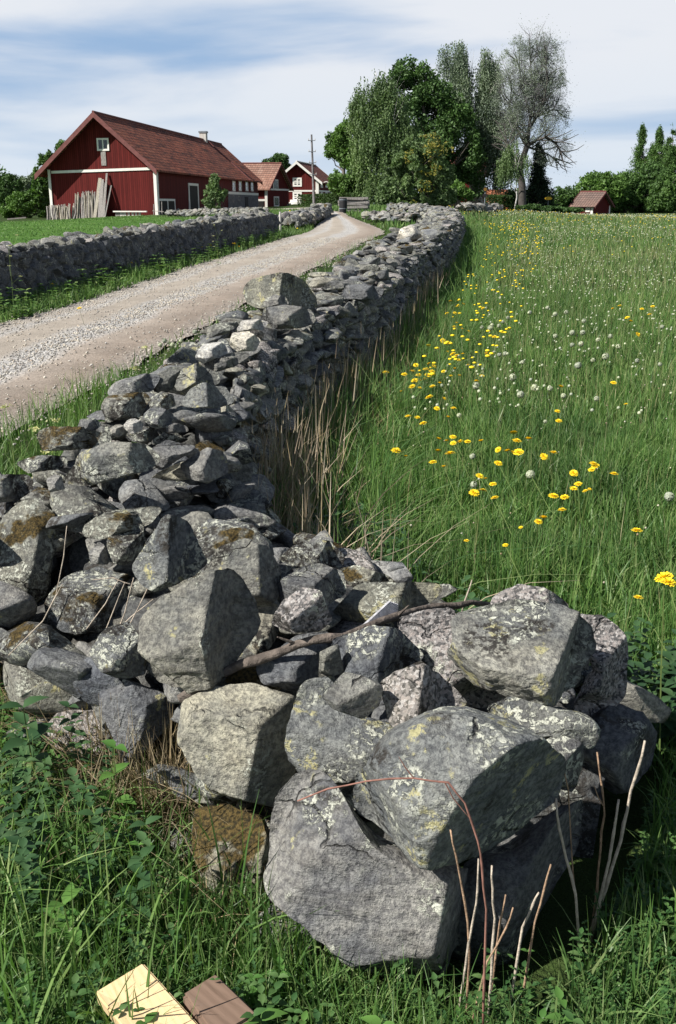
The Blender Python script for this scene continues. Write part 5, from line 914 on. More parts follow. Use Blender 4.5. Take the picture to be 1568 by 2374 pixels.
def put(s, clock):
    for t in s.split(';'):
        zx, zy, rr = map(float, t.split(',')); vx, vy = Q4(zx, zy); d = ray(vx, vy); h = rf.uniform(.24, .32); y = 3.0
        for _ in range(12): p = CAM + d * (y / d.y); y = (CAMZ - gz1(p.x, y) - h) / (-d.z / d.y)
        p = CAM + d * (y / d.y)
        if wall_side(p.x, p.y) < .08: y = y * .93; p = CAM + d * (y / d.y)
        dia = min(2 * rr / 1.2 * .25 * y / FPX * (.95 if clock else 1.15), .065); near = 'near' if y < 7 else 'mid'
        if clock: flower(p, dia, True, 'white dandelion clock in the nearer meadow' if y < 7 else 'white dandelion clock in the middle meadow', 'white dandelion clocks in the ' + near + ' meadow')
        else: flower(p, dia, False, 'yellow dandelion in the nearer meadow, right of the stones' if y < 7 else 'yellow dandelion in the middle meadow along the wall', 'yellow dandelions in the ' + near + ' meadow')
put(YL, False); put(CLS, True)
p = W(1541, 1342, 2.75); flower(p, .058, False, 'largest yellow dandelion, tall at the right photo edge above the boulders', None)
p = W(1549, 1352, 2.70); flower(p, .048, False, 'dandelion head half hidden under the largest one at the right edge', None)
for vx, vy in ((262, 640), (307, 632), (125, 690), (470, 590), (490, 585), (541, 580), (555, 588), (545, 580), (486, 583), (188, 757)):
    q = on_ground(vx, vy + 8); flower((q.x, q.y, gz1(q.x, q.y) + .28), .07, False, 'yellow dandelion on the grass verge below the left wall', 'dandelions on the left verge')
def dots(name, label, n, y0, y1, mask, size, mat, seed, h=(.2, .34), pw=1.4, flat=1.0, kind='stuff', stems=True, cl=None):
    r = np.random.default_rng(seed); x, y = sample(n, y0, y1, r, pw); k = mask(x, y); x, y = x[k], y[k]
    if cl is not None: k = fbm(np.stack([x * cl, y * cl * .5, 0 * x + seed], -1), 3) > r.uniform(-.55, .35, len(x)); x, y = x[k], y[k]
    z = gz(x, y) + r.uniform(h[0], h[1], len(x)); s = size * r.uniform(.6, 1.15, len(x)) * (1 + np.maximum(y - 25, 0) * .012); v0, f0 = ICO[1]; v0 = v0 * np.array([1, 1, flat]) * .5
    v = (v0[None] * s[:, None, None] + np.stack([x, y, z], -1)[:, None]).reshape(-1, 3); f = (np.arange(len(x))[:, None, None] * 12 * 0 + np.arange(len(x))[:, None, None] * len(v0) + f0[None]).reshape(-1, 3)
    return tagit(link(name, mesh_np(name, v, f), mat), label, None, None, kind)
field = lambda x, y: (wall_side(x, y) > .5 + y * .03)
dots('far_dandelion_clocks', 'countless small white dandelion clocks over the far meadow', 9000, 7, 45, field, .027, CLK, 310, pw=1.25, cl=.35)
dots('far_dandelion_clocks', 'white dandelion clocks fading into the far meadow', 7000, 35, 125, field, .042, CLK, 311, pw=1.2, cl=.1)
band = lambda x, y: (wall_side(x, y) > .45 + y * .012) & (wall_side(x, y) < .8 + .055 * y)
dots('far_dandelions', 'yellow dandelions crowded along the right wall in the distance', 7000, 8, 48, band, .05, YEL, 312, pw=1.1, h=(.3, .42), flat=.45, cl=.5)
dots('far_dandelions', 'yellow dandelions across the farthest part of the meadow', 2600, 26, 125, lambda x, y: wall_side(x, y) > .5, .05, YEL, 313, pw=1.6, flat=.45, cl=.12)
dots('small_buds', 'tiny pale buds and spent flower heads in the meadow', 2600, 3.2, 26, lambda x, y: wall_side(x, y) > .7, .011, foliage('pale_buds', [(.45, .38, .30), (.30, .22, .15), (.6, .58, .5)], .1, .7, 3), 314, h=(.16, .30), pw=1.5, cl=.6)
dots('yellow_verge_flowers', 'yellow flowers on the grass bank at the road bend', 260, 40, 58, lambda x, y: (x < np.interp(y, [q[1] for q in ROAD_L], [q[0] for q in ROAD_L]) - .1) & (x > np.interp(y, [q[1] for q in ROAD_L], [q[0] for q in ROAD_L]) - 2.0), .1, YEL, 315, h=(.2, .45), flat=.5)
# ------------------------------------------------------------------ dry stalks
def stalks(name, label, n, region, hts, seed, mat='stalk', wd=.006, lean=.3, kind='stuff', dirn=None):
    r = np.random.default_rng(seed); x, y = region(n, r); h = r.uniform(*hts, len(x)); mb = blades(x, y, h, wd * r.uniform(.6, 1.3, len(x)), r, lean, 4, dirn=dirn, curl=.3); v1, f1 = mb; v2, f2 = blades(x, y, h, wd * .8, np.random.default_rng(seed), lean, 4, dirn=dirn, curl=.3)
    return tagit(link(name, mesh_np(name, *cat_([mb])), GR[mat]), label, None, None, kind)
def reg(y0, y1, d0, d1, pw=1.5):
    def f(n, r): y = (r.uniform(0, 1, n) * (y1 ** pw - y0 ** pw) + y0 ** pw) ** (1 / pw); xx = np.interp(y, [0, 1.7, 2.1, 2.6, 3.0, 3.4, 3.7, 4.3, 5.7, 7.3, 9.5, 12, 17, 21, 26, 34, 42, 47], [.2, .45, .72, .95, .75, .12, -.26, -.38, -.39, -.19, .24, .74, 1.43, 2.12, 2.95, 4.05, 5.05, 5.4]); return xx + r.uniform(d0, d1, n) * r.uniform(.3, 1, n), y
    return f
stalks('dry_stalks', 'dense brown dead stalks against the right flank of the wall', 720, reg(3.4, 5.6, -.24, .44), (.3, .74), 401, wd=.0078, lean=.45)
stalks('dry_stalks', 'brown dead stalks further along the wall', 230, reg(5.2, 9.5, -.2, .4), (.35, .7), 402, wd=.011, lean=.25)
stalks('dry_stalks', 'scattered pale dead stalks along the far wall foot', 150, reg(9, 20, -.1, .35), (.4, .65), 403, wd=.014, lean=.2)
stalks('straw_tufts', 'pale dry straw among the rank grass by the wall', 1500, reg(4, 14, 0, .8), (.2, .42), 404, mat='straw', wd=.005, lean=.6)
def leftreg(n, r): y = r.uniform(2.35, 3.25, n); xe = np.interp(y, [1.9, 2.3, 2.6, 2.9, 3.3], [-.16, -.36, -.46, -.66, -1.05]); return xe + r.normal(size=n) * .10 - .10, y
stalks('dry_straw', 'bleached dry straw matted along the left flank of the stones', 3200, leftreg, (.12, .36), 405, mat='straw', wd=.0045, lean=.9)
stalks('dry_straw', 'dry straw at the foot of the mossy stone', 350, lambda n, r: (r.uniform(-.36, -.16, n), r.uniform(1.95, 2.35, n)), (.08, .22), 406, mat='straw', wd=.004, lean=1.0)
# individual bare stems
def stem_thing(pts, rad, label, D, name='dead_stem', mat=None, group=None, cat='stem', D2=None, twigs=()):
    rad *= .52; P = [W(x, y, D + ((D2 or D) - D) * i / (len(pts) - 1)) for i, (x, y) in enumerate(pts)]; q = []
    if name in ('dead_stem', 'bramble'): e = P[-1] * 2 - P[-2]; P.append(Vector((e.x, P[-1].y + .02, gz1(e.x, e.y) - .01)))
    for i in range(len(P) - 1): q += [P[i], P[i].lerp(P[i + 1], .5) + Vector(rf.normal(size=3)) * rad * .5]
    q.append(P[-1]); mb = MB(); n = len(q); mb.tube(q, [rad * (.8 + .5 * i / n) * (1.25 if i % 3 == 2 else 1) for i in range(n)], 7)
    root = mb.build(name, mat, None, P[-1], True)
    for tw in twigs:
        mb = MB(); mb.tube([W(x, y, D) for x, y in tw], [rad * .7] * (len(tw) - 1) + [rad * .3], 5); mb.build('twig', mat, root)
    return tagit(root, label, cat, group)
ST = plain('dead_stem_brown', (.30, .20, .13), .8, .35, 40, .5); ST2 = plain('dead_stem_pale', (.42, .36, .29), .8, .25, 40, .5)
stem_thing([(1496,1718),(1478,1790),(1455,1880),(1440,1950),(1405,2060)], .0065, 'thickest pale dead stem, tallest of those at the right', 1.95, mat=ST2)
stem_thing([(1385,1745),(1397,1830),(1402,1890),(1393,1970),(1385,2065)], .0045, 'orange-brown forked dead stem left of the tallest pale one', 1.97, mat=ST, twigs=[[(1399,1868),(1388,1850),(1378,1822)]])
stem_thing([(1435,1855),(1422,1940),(1400,2050)], .006, 'straight grey dead stem between the forked and the tallest stems', 1.93, mat=ST2)
stem_thing([(1290,1852),(1297,1920),(1313,1990),(1335,2075)], .0055, 'slanting dead stem with a cut white top before the dark boulder', 1.85, mat=ST2)
stem_thing([(1303,1755),(1318,1830),(1325,1960),(1336,2090)], .003, 'thin dark stem rising behind the slanting cut stem', 1.95, mat=ST)
stem_thing([(1045,1925),(1058,1985),(1070,2050),(1085,2140),(1088,2215)], .004, 'thin brown dead stem leaning on the largest front boulder', 1.62, mat=ST)
stem_thing([(1110,1992),(1108,2060),(1098,2130),(1080,2240)], .004, 'pale dead stem at the right corner of the largest front boulder', 1.62, mat=ST2)
stem_thing([(1141,2008),(1143,2060),(1148,2130),(1140,2260)], .0045, 'upright dead stem right of the largest front boulder', 1.62, mat=ST2)
stem_thing([(1173,2075),(1160,2140),(1146,2250)], .004, 'short brown stem right of the upright dead stem', 1.63, mat=ST)
stem_thing([(1278,2005),(1264,2055),(1240,2140)], .004, 'short leaning stem before the dark shaded boulder', 1.68, mat=ST)
stem_thing([(1250,2070),(1236,2098),(1212,2150)], .0045, 'shortest stem stub before the dark shaded boulder', 1.66, mat=ST2)
stem_thing([(1190,2105),(1175,2150),(1130,2230)], .0035, 'thin slanted twig in the grass by the front boulder', 1.6, mat=ST)
stem_thing([(690,1858),(760,1830),(850,1812),(960,1805),(1040,1815),(1078,1862),(1108,1950),(1118,2010),(1128,2110)], .0034, 'long reddish bramble stem arching over the domed boulder', 1.56, 'bramble', plain('bramble_red', (.26, .13, .10), .7, .3, 40), cat='bramble', twigs=[[(960,1805),(940,1780),(925,1755)], [(1030,1812),(1050,1850),(1095,1905)]])
# fallen branch and splinter on the stones
BR = plain('branch_bark', (.12, .10, .085), .9, .4, 30, .9)
def branch():
    pts = [(420,1622,2.42),(520,1560,2.52),(600,1530,2.6),(690,1495,2.68),(760,1480,2.74),(850,1455,2.82),(920,1430,2.9),(980,1412,2.95),(1060,1405,3.0),(1135,1402,3.05)]
    zs = (.40, .47, .53, .57, .60, .60, .60, .58, .56, .53); P = [Wz(a, b_, z_) for (a, b_, c), z_ in zip(pts, zs)]; q = []
    for i in range(len(P) - 1): q += [P[i], P[i].lerp(P[i + 1], .5) + Vector(rf.normal(size=3)) * .006]
    q.append(P[-1]); mb = MB(); mb.tube(q, [.014 - .007 * i / len(q) + (.002 if i % 4 == 0 else 0) for i in range(len(q))], 8); root = mb.build('fallen_branch', BR, None, P[0], True); tagit(root, 'long dark dead branch lying across the stones of the pile', 'branch')
    for k, (i, dx, dz) in enumerate(((3, .04, .03), (6, -.05, .03), (9, .05, -.03), (12, .03, .04), (15, -.03, -.04))): mb = MB(); mb.tube([q[i], q[i] + Vector((dx, -.02, dz))], [.006, .002], 5); mb.build('twig', BR, root)
branch()
c0 = Wz(838, 1456, .60); c1 = Wz(922, 1402, .62); mb = MB(); d = c1 - c0; n_ = 9
for i in range(n_): a = (i - 4) / 4; mb.bar(c0 + Vector((0, 0, .0005 * i)), c0 + d * (1 - .12 * abs(a)) + Vector((.010 * a, .0, -.016 * a)), .0065, .004)
tagit(mb.build('wood_splinter', plain('silvery_wood', (.40, .40, .42), .8, .25, 60, .4), None, c0), 'silvery fanned wood splinter lying beside the fallen branch', 'splinter')
stem_thing([(1095, 1345), (1085, 1375), (1070, 1425)], .004, 'short broken straw standing up on the pink granite slab', 2.68, 'straw', ST2, cat='straw')
for k, (pts, D, lb) in enumerate((([(155,1220),(148,1290),(130,1380),(85,1470)], 2.95, 'grey dry straw standing before the whitish mossy boulder'), ([(145,1355),(100,1440),(20,1520)], 2.75, 'thick yellow straw leaning at the left edge'), ([(365,1305),(340,1370),(300,1450),(262,1520)], 2.72, 'long thin straw leaning left towards the great angular boulder'), ([(275,1345),(245,1400),(200,1460)], 2.8, 'bent straw before the boulder with white lichen'), ([(290,1350),(262,1420),(235,1490)], 2.78, 'straight straw beside the bent straw'), ([(310,1340),(290,1420),(255,1510)], 2.76, 'third straw from the left before the white lichen boulder'), ([(355,1390),(305,1430),(250,1480)], 2.74, 'short straw crossing before the great angular boulder'), ([(215,1345),(262,1340),(312,1358)], 2.85, 'kinked pale straw lying over the mossy stones'))):
    stem_thing(pts, .003, lb, D, 'straw', ST2, cat='straw')
# ------------------------------------------------------------------ plank and timber in the corner
def grain(name, col, dark, sc=1.0):
    t = NT(name, .7, .25); p = t.obj(); n = t.noise(t.map(p, (14 * sc, 1.6, 14)), 3, 5, .6, 1.2); w_ = t.n('ShaderNodeTexWave'); t.L(t.map(p, (10 * sc, .6, 10)), w_.inputs[0]); w_.inputs['Scale'].default_value = 2.2; w_.inputs['Distortion'].default_value = 3; w_.inputs['Detail'].default_value = 3
    c = t.mix(t.math('MULTIPLY', w_.outputs[1], .3), col, dark); c = t.mix(t.rng(n, .5, .75, 0, .5), c, dark); k = t.vor(t.map(p, (1, .6, 1)), 11); c = t.mix(t.rng(k.outputs['Distance'], .05, .10, 1, 0), c, tuple(q * .35 for q in dark)); g = t.noise(p, 9, 4, .6); c = t.mix(t.rng(g, .6, .8, 0, .35), c, (.2, .19, .17)); return t.done(c, t.bump(n, .3, .004))
def plank(corners, D, th, m, name, label, bevel=.004):
    import bmesh
    P = [W(x, y, d) for (x, y), d in zip(corners, D)]; x = (P[1] - P[0]); y = (P[3] - P[0]); n = x.cross(y).normalized(); n = n if n.z > 0 else -n
    bm = bmesh.new(); o = P[0]; X = x.normalized(); Y = n.cross(X); v = [bm.verts.new(q - o) for q in P] ; b2 = [bm.verts.new(q - o - n * th) for q in P]; bm.faces.new(v); bm.faces.new(b2[::-1])
    for i in range(4): bm.faces.new((v[i], b2[i], b2[(i + 1) % 4], v[(i + 1) % 4]))
    bmesh.ops.recalc_face_normals(bm, faces=bm.faces); bmesh.ops.bevel(bm, geom=bm.edges[:], offset=bevel, segments=2, affect='EDGES'); R_ = Matrix((X, Y, n)); bmesh.ops.transform(bm, matrix=R_.to_4x4(), verts=bm.verts)
    me = bpy.data.meshes.new(name); bm.to_mesh(me); bm.free(); ob = link(name, me, m, None); ob.matrix_world = Matrix.Translation(o) @ R_.transposed().to_4x4(); return tagit(ob, label, 'plank')
plank([(218, 2300), (331, 2231), (520, 2440), (395, 2520)], [1.62, 1.68, 1.46, 1.38], .034, grain('fresh_sawn_pine', (.64, .49, .28), (.50, .35, .17)), 'plank', 'freshly sawn pale yellow plank at the bottom left of the photo')
plank([(422, 2302), (500, 2254), (600, 2350), (500, 2410)], [1.60, 1.66, 1.55, 1.48], .05, grain('rotten_timber', (.22, .15, .11), (.10, .065, .045), .7), 'old_timber', 'weathered brown timber piece lying behind the pale yellow plank', .006)
# ------------------------------------------------------------------ leafy weeds
def leaf_geo(base, d, up, L_, wd, r, teeth=True):
    """ovate pointed leaf folded along the midrib; returns verts, quads"""
    d = d / np.linalg.norm(d); s = np.cross(d, up); s /= np.linalg.norm(s) + 1e-9; u = np.cross(s, d); t = np.array([0, .2, .45, .75, 1.0]); w_ = np.array([.06, .42, .5, .28, .02]) * wd; z = -np.array([0, .01, .08, .22, .42]) * L_ * r.uniform(.4, 1.3)
    V = []
    for a, b_, c in zip(t, w_, z): m = base + d * a * L_ + u * c; V += [m - s * b_ + u * b_ * .35, m, m + s * b_ + u * b_ * .35]
    Fq = [(3 * i + j, 3 * i + j + 1, 3 * i + j + 4, 3 * i + j + 3) for i in range(4) for j in (0, 1)]; return np.array(V), np.array(Fq)
def weed(x, y, h, r, z=None, pairs=5, L_=.06, lean=.2):
    z = gz1(x, y) if z is None else z; a = r.uniform(0, 6.28); top = np.array([x + math.cos(a) * h * lean, y + math.sin(a) * h * lean, z + h]); b0 = np.array([x, y, z]); parts = []; mbv = MB(); mbv.tube([tuple(b0), tuple((b0 + top) / 2 + np.array([0, 0, .02])), tuple(top)], [.003, .0025, .0015], 4, False)
    for i in range(pairs):
        t = .25 + .75 * i / (pairs - 1) if pairs > 1 else 1; p = b0 + (top - b0) * t; an = a + i * 1.57 + r.normal() * .2; l = L_ * (1.15 - .55 * t) * r.uniform(.8, 1.2)
        for sgn in (0, math.pi): d = np.array([math.cos(an + sgn), math.sin(an + sgn), .15 + .35 * t]); parts.append(leaf_geo(p, d, np.array([0, 0, 1.]), l, l * .62, r))
    return parts, mbv
def weeds_stuff(name, label, pts, hr, Lr, mat, seed, pairs=5):
    r = np.random.default_rng(seed); parts = []
    for x, y in pts: p, mbv = weed(x, y, r.uniform(*hr), r, pairs=pairs, L_=r.uniform(*Lr)); parts += p
    return tagit(link(name, mesh_np(name, *cat_(parts)), GR[mat]), label, None, None, 'stuff')
r = np.random.default_rng(500)
def pick(n, f, x0, x1, y0, y1):
    x = r.uniform(x0, x1, n); y = r.uniform(y0, y1, n); k = f(x, y); return list(zip(x[k], y[k]))
bnd = lambda y: np.interp(y, [0, 1.6, 1.9, 2.3, 2.6, 2.9, 3.3, 3.5], [.45, .30, -.12, -.32, -.42, -.62, -1.0, -1.2])
lm = lambda x, y: ((x < bnd(y) - .17) | (y < 1.75)) & (x < .6) & in_view(x, y) & (y < 3.4)
weeds_stuff('ground_weeds', 'mixed leafy weeds in the left foreground', pick(1500, lm, -1.4, .5, 1.15, 3.4), (.05, .19), (.012, .04), 'weed', 501, 5)
weeds_stuff('light_weeds', 'paler leafy weeds among the left grass', pick(420, lm, -1.4, .5, 1.15, 3.4), (.08, .2), (.02, .05), 'lightweed', 506, 4)
weeds_stuff('nettle_bed', 'bed of young nettles at the left edge beside the stones', pick(90, lambda x, y: lm(x, y) & (x < -.5 - (y - 2) * .25), -1.4, -.4, 1.8, 3.0), (.16, .32), (.03, .065), 'nettle', 502, 7)
weeds_stuff('clover_patch', 'low pale green leaves at the right foot of the stones', pick(1500, lambda x, y: (wall_side(x, y) > 0) & in_view(x, y), .3, 1.4, 1.15, 2.4), (.05, .14), (.010, .028), 'weed', 503, 7)
weeds_stuff('nettle_bed', 'nettles behind the pile and at the foot of the brown stalks', pick(700, lambda x, y: (wall_side(x, y) > -.06) & (wall_side(x, y) < .65), -.3, 1.6, 2.75, 4.6), (.14, .30), (.05, .085), 'nettle', 504, 6)
weeds_stuff('verge_weeds', 'leafy weeds and cow parsley leaves on the left verge', pick(1500, lambda x, y: lv(x, y), -7, -2, 11, 40), (.14, .42), (.09, .16), 'verge', 505, 5)
def plant_thing(name, label, vx, vy, D, h, pairs, L_, mat, seed, cat='plant'):
    r = np.random.default_rng(seed); p = W(vx, vy, D); x, y = p.x, p.y; z = gz1(x, y); parts, mbv = weed(x, y, h, r, z, pairs, L_, .1); root = empty(name, (x, y, z), label, cat); v, f = cat_(parts); link('leaves', mesh_np('leaves', v - np.array([x, y, z]), f), GR[mat], root); mbv.build('stem', STM, root)
plant_thing('seedling', 'young bright green serrated plant at the bottom before the mossy stone', 620, 2290, 1.55, .16, 3, .10, 'lightweed', 510)
plant_thing('seedling', 'small light green plant before the small bluish stone', 865, 2270, 1.52, .17, 3, .07, 'lightweed', 511)
plant_thing('seedling', 'yellow-green leafy plant in the weeds left of the stones', 240, 1640, 2.3, .30, 4, .07, 'lightweed', 512)
plant_thing('dock_plant', 'broad leaved dark green plant at the left photo edge', 60, 1560, 2.45, .34, 6, .11, 'nettle', 513)
plant_thing('seedling', 'pale green four-leaved plant in the left grass', 150, 1960, 1.85, .2, 3, .08, 'lightweed', 514)
# umbel plants by the road
def umbel(vx, vy, D, h, seed, label):
    r = np.random.default_rng(seed); p = W(vx, vy, D); z = gz1(p.x, p.y); h = max(h, .2); root = empty('cow_parsley', (p.x, p.y, z), label, 'flower'); mb = MB(); b0 = Vector((p.x, p.y, z)); top = b0 + Vector((r.normal() * .03, 0, h)); mb.tube([b0, b0.lerp(top, .5) + Vector((.01, 0, 0)), top], [.004, .003, .002], 5, False); P = []
    for k in range(5):
        s_ = b0.lerp(top, .45 + .12 * k); e = s_ + Vector((r.uniform(-.16, .16), r.uniform(-.08, .08), .12 + .03 * k)); mb.tube([s_, e], [.002, .0015], 4, False); pp = np.array(e)[None] + r.normal(size=(34, 3)) * np.array([.012, .012, .004]); v, f = leaves(pp, .013, r, (0, 0, .2)); link('umbel', mesh_np('umbel', v - np.array(b0), f), UMB, root)
    mb.build('stem', STM, root)
    parts, _ = weed(p.x, p.y, h * .5, r, z, 4, .10, .3); v, f = cat_(parts); link('leaves', mesh_np('leaves', v - np.array(b0), f), GR['verge'], root)
UMB = foliage('umbel_flowers', [(.50, .50, .25), (.62, .60, .40)], .3, .7, 5)
umbel(22, 1010, 4.3, .62, 520, 'tall yellowish-white umbel plant at the left edge beside the road'); umbel(70, 1000, 4.6, .5, 521, 'shorter umbel plant right of the tallest one by the road'); umbel(375, 870, 5.6, .72, 522, 'slender umbel plant standing at the road edge of the wall'); umbel(32, 720, 15.5, 1.0, 523, 'umbel plant before the left wall at the photo edge'); umbel(505, 600, 25, .8, 524, 'umbel plant on the verge below the left wall')
for k, (vx, vy) in enumerate(((382, 790), (400, 800), (452, 770), (372, 800), (420, 790))): p = W(vx, vy, 6.4 + .1 * k); flower(p, .03, True, 'faded dandelion on a long stem at the road edge behind the wall crest', 'faded dandelions at the road edge')
# ------------------------------------------------------------------ loose gravel
def pebbles():
    r = np.random.default_rng(530); n = 26000; y = 4 + 34 * r.uniform(0, 1, n) ** 1.6; u = r.choice([.0, .08, .19, .55, .57, .60, 1.0, .5], n) + r.normal(size=n) * .045; l = np.interp(y, [q[1] for q in ROAD_L], [q[0] for q in ROAD_L]); rr = np.interp(y, [q[1] for q in ROAD_R], [q[0] for q in ROAD_R]); x = l + (rr - l) * np.where(r.uniform(0, 1, n) < .25, r.uniform(0, 1, n), u)
    s = r.uniform(.008, .028, n) * (1 + y * .012); z = gz(x, y) + .03 + .03 * np.sin(np.pi * np.clip(u, 0, 1)) + s * .15; v0, f0 = ICO[1]; q = v0[None] * s[:, None, None] * .5 * r.uniform(.6, 1.3, (n, 1, 3)) * np.array([1, 1, .7]) + r.normal(size=(n, 12, 3))[:, :len(v0)] * s[:, None, None] * .05 if len(v0) == 12 else v0[None] * s[:, None, None] * .5 * r.uniform(.6, 1.3, (n, 1, 3))
    v = (q + np.stack([x, y, z], -1)[:, None]).reshape(-1, 3); f = (np.arange(n)[:, None, None] * len(v0) + f0[None]).reshape(-1, 3); tagit(link('loose_gravel', mesh_np('loose_gravel', v, f), foliage('gravel_stones', [(.22, .20, .19), (.36, .34, .32), (.50, .48, .46), (.40, .33, .28)], 0, .9, 4, .1)), 'loose gravel stones scattered on the road', None, None, 'stuff')
pebbles()
# ------------------------------------------------------------------ things about the farm
def barn_things():
    b = BARN; r = np.random.default_rng(600); Dg = lambda x, d: b.P(x, -d, 0)
    def gpt(x, d): p = b.P(x, -d, 0); return Vector((p.x, p.y, gz1(p.x, p.y)))
    def rails(name, label, x0, x1, n, h, dd, rad, mats, group=None):
        root = empty(name, gpt((x0 + x1) / 2, dd), label, 'wood pile')
        for k in range(n):
            x = x0 + (x1 - x0) * k / (n - 1) + r.normal() * .05; d = dd + r.uniform(-.25, .3); g = gpt(x, d); hh = h * r.uniform(.8, 1.1); top = b.P(x + r.normal() * .12, -max(.12, d - hh * .22), g.z + hh); mb = MB(); a = rad * r.uniform(.6, 1.3); mb.tube([g, g.lerp(top, .5) + Vector((r.normal() * .04, 0, 0)), top], [a * 1.1, a, a * .8], 6); mb.build('pole', mats[int(r.integers(0, len(mats)))], root)
    fx = lambda vx: b.gx(vx, 480)[0]
    rails('pole_stack', 'stack of pale cut fence poles leaning at the left barn corner', fx(180), fx(122), 60, 1.25, 1.0, .06, [M['pale_wood'], M['pale_wood'], M['grey_wood']])
    rails('pole_stack', 'tall heap of grey weathered poles leaning on the barn gable', fx(232), fx(182), 76, 2.1, .8, .05, [M['grey_wood'], M['grey_wood'], M['pale_wood']])
    for vx0, vy0, vx1, vy1, wd, m, lb in ((229, 510, 238, 413, .28, 'pale_wood', 'wide board leaning on the barn, left of the tall leaning boards'), (241, 512, 242, 416, .36, 'grey_wood', 'broad grey board in the middle of the leaning boards'), (250, 500, 254, 402, .16, 'grey_wood', 'tallest thin board leaning on the barn gable'), (247, 508, 249, 424, .3, 'grey_wood', 'grey board just right of the broad one'), (252, 506, 262, 430, .14, 'grey_wood', 'thin slanted board right of the tallest board')):
        x0 = fx(vx0); x1 = fx(vx1); g = gpt(x0, 1.2); z1 = W(vx1, vy1, 89.8).z; mb = MB(); mb.bar(g, b.P(x1, -.14, z1), wd, .06, up=tuple(b.Y)); tagit(mb.build('board', M[m], None, g), lb, 'board')
    root = empty('rail_bench', gpt(fx(320), .6), 'white topped rail on short white posts along the barn foot', 'bench'); z = W(320, 492, 88.6).z
    mb = MB(); mb.obox(b.P(fx(345), -.75, z), b.P(fx(268), -.75, z) - b.P(fx(345), -.75, z), b.Y * .3, Vector((0, 0, .1))); mb.build('rail', M['white'], root)
    for vx in (272, 282, 288, 300, 309, 317, 325): x = fx(vx); g = gpt(x, .6); mb = MB(); wd = .34 if vx in (272, 282, 288) else .2; mb.obox(Vector((g.x, g.y, g.z - .2)), b.X * -wd, b.Y * .15, Vector((0, 0, z - g.z + .19))); mb.build('post', M['concrete' if vx != 272 else 'grey_wood'], root)
    fr = empty('yard_fence', gpt(-.2, .8), 'small broken fence rails at the right barn corner', 'fence')
    for vx, h in ((357, .9), (368, .8), (376, 1.1)): p = W(vx, 500, 87.5); g = gz1(p.x, p.y); mb = MB(); mb.tube([(p.x, p.y, g - .1), (p.x + .03, p.y, g + h)], [.05, .04], 6); mb.build('post', M['grey_wood'], fr)
    p, q = W(354, 489, 87.5), W(380, 491, 87.2); mb = MB(); mb.bar(p, q, .08, .05); mb.build('rail', M['grey_wood'], fr)
    p = on_ground(40, 512); mb = MB(); mb.bar(p + Vector((-.9, 0, .15)), p + Vector((.9, .1, .3)), .5, .12); tagit(mb.build('stone_trough', M['grey_wood'], None, p), 'grey boards lying flat in the grass far left of the barn', 'boards')
barn_things()
def pole():
    D = 112; b_ = W(729, 482, D); b_.z = gz1(b_.x, b_.y); t = W(722.5, 312, D); root = empty('utility_pole', b_, 'tall thin wooden utility pole standing before the farmhouse', 'pole'); mb = MB(); mb.tube([b_ - Vector((0, 0, .3)), t], [.15, .09], 8); mb.build('pole', plain('pole_wood', (.17, .165, .17), .9, .3, 3), root)
    for k, dz in enumerate((.6, 1.7, 2.8, 4.0)):
        p = b_.lerp(t, 1 - dz / (t.z - b_.z)); mb = MB(); mb.bar(p + Vector((-.38, -.1, 0)), p + Vector((.38, -.1, 0)), .07, .07); ar = mb.build('cross_arm', M['metal'], root)
        for sx in (-.34, .34): mb = MB(); mb.tube([p + Vector((sx, -.1, .04)), p + Vector((sx, -.1, .2))], [.05, .03], 6); i = mb.build('insulator', M['concrete'], root)
    mb = MB(); g = W(746, 425, 150)
pole()
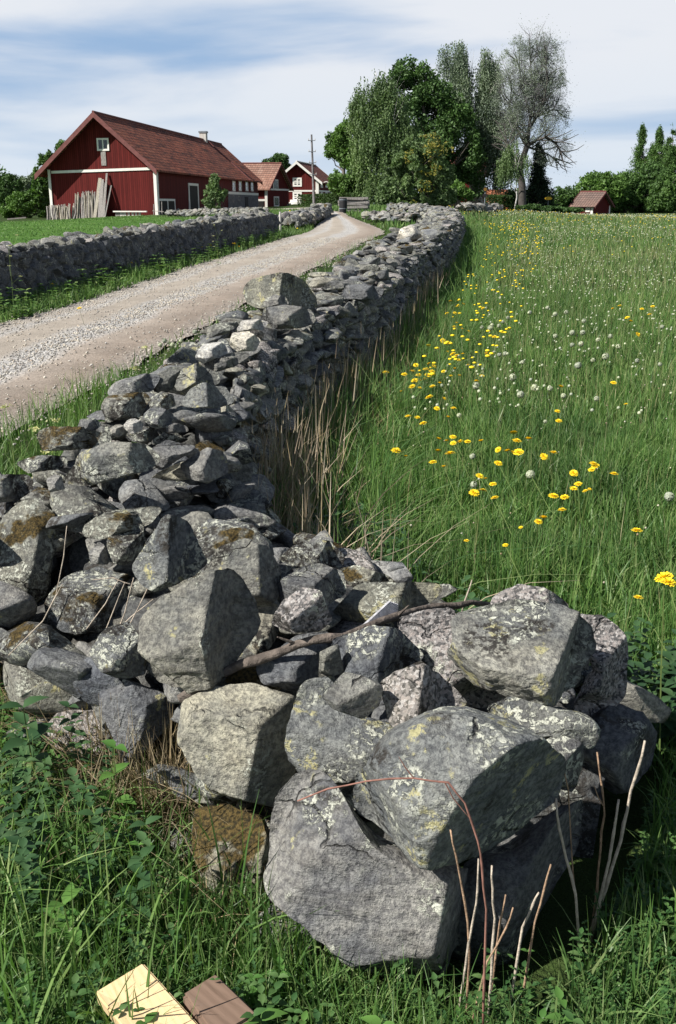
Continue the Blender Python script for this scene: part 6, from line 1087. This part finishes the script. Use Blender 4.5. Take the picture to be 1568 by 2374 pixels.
def farm_bits():
    # yard rail fence before the farmhouse
    a = W(*Q2(925, 672), 150); b_ = W(*Q2(1005, 655), 150); root = empty('rail_fence', (a.x, a.y, gz1(a.x, a.y)), 'white painted rail fence left of the farmhouse steps', 'fence'); mb = MB(); mb.bar(a, b_, .12, .4, up=(0, 0, 1)); mb.build('rail', M['white'], root)
    mb = MB(); mb.bar(W(*Q2(922, 700), 148), W(*Q2(1040, 662), 148), .1, .22); mb.build('rail', M['pale_wood'], root)
    for zx in (945, 1000): p = W(*Q2(zx, 690), 149); g = gz1(p.x, p.y); q = W(*Q2(zx, 640), 149); mb = MB(); mb.tube([(p.x, p.y, g - .1), (p.x, p.y, q.z)], [.13, .12], 6); mb.build('post', M['pale_wood'], root)
    # white marker post and leaning posts at the gap of the left wall
    for vx, v0, v1, D, mt, rad, lb in ((650, 491, 522, 43, 'concrete', .05, 'white round post standing in the gap at the left wall end'), (625, 488, 510, 44, 'grey_wood', .06, 'grey post leaning left of the white post'), (640, 497, 515, 44.5, 'grey_wood', .05, 'short grey stake between the two posts')):
        p = W(vx, v1, D); g = gz1(p.x, p.y); t = W(vx - (6 if vx == 625 else 0), v0, D); mb = MB(); mb.tube([(p.x, p.y, g - .1), tuple(t)], [rad, rad * .9], 8); tagit(mb.build('post', M[mt], None, (p.x, p.y, g)), lb, 'post')
    # timber stack and barrel by the bushes
    p = W(825, 484, 62); root = empty('timber_stack', (p.x, p.y, gz1(p.x, p.y)), 'old grey timber stack between barrel and birch', 'timber'); r = np.random.default_rng(610); w0 = 38 * VS * 62 / FPX
    for i in range(5):
        for j in range(4): z = gz1(p.x, p.y) + .08 + .17 * i; y = p.y - .5 + j * .28; x0 = p.x - w0 * r.uniform(.8, 1.05); x1 = p.x + w0 * r.uniform(.75, 1.05) - i * .08; mb = MB(); mb.bar((x0, y + r.normal() * .05, z + r.normal() * .02), (x1, y + r.normal() * .1, z + r.normal() * .03), .2, .13); mb.build('beam', M['grey_wood'], root)
    p = W(796, 488, 60); z = gz1(p.x, p.y); root = empty('barrel', (p.x, p.y, z), 'dark barrel standing left of the timber stack', 'barrel'); mb = MB(); mb.tube([(p.x, p.y, z), (p.x, p.y, z + .3), (p.x, p.y, z + .6), (p.x, p.y, z + .80)], [.20, .23, .23, .20], 16); mb.build('body', plain('dark_barrel', (.02, .02, .022), .6, .3, 5), root)
    for h in (.2, .68): mb = MB(); mb.tube([(p.x, p.y, z + h), (p.x, p.y, z + h + .05)], [.24, .24], 16); mb.build('hoop', M['metal'], root)
    # round warning sign with plate, seen dark against the terracotta roof
    D = 84; c = W(*Q3(247, 187), D); g = gz1(c.x, c.y); root = empty('road_sign', (c.x, c.y, g), 'round dark road sign with yellow centre on a pole before the terracotta roof', 'sign'); mb = MB(); mb.tube([(c.x, c.y + .05, g), (c.x, c.y + .05, c.z + .3)], [.04, .04], 6); mb.build('pole', M['metal'], root)
    rr = 17 / 1.7307 * .57945 * VS * D / FPX; mb = MB(); mb.tube([c, c + Vector((0, .02, 0))], [rr, rr], 24); s_ = mb.build('disc', M['dark'], root); mb = MB(); mb.tube([c + Vector((0, -.012, 0)), c + Vector((0, -.001, 0))], [rr * .62, rr * .62], 24); mb.build('face', plain('sign_amber', (.22, .12, .02), .6, .2, 8), root)
    c2 = W(*Q3(245, 228), D); mb = MB(); mb.obox(c2 + Vector((-.2, -.01, -.12)), (.4, 0, 0), (0, .02, 0), (0, 0, .22)); mb.build('plate', M['dark'], root)
    D = 118; c = W(*Q3(684, 250), D); g = gz1(c.x, c.y); root = empty('yellow_sign', (c.x, c.y, g), 'small yellow sign plate on posts before the round green bushes', 'sign'); mb = MB(); k = VS * .57945 / 1.7307 * D / FPX; mb.tube([c + Vector((0, -.03, 0)), c], [24 * k, 24 * k], 20); mb.build('plate', plain('sign_yellow', (.75, .45, .03), .6, .15, 6), root).scale = (1, 1, .42)
    for o_ in root.children: o_.location.z = (c.z - g) * .58
    mb = MB(); mb.tube([(c.x, c.y + .06, g), (c.x, c.y + .06, c.z)], [.04, .04], 6); mb.build('pole', M['metal'], root)
farm_bits()
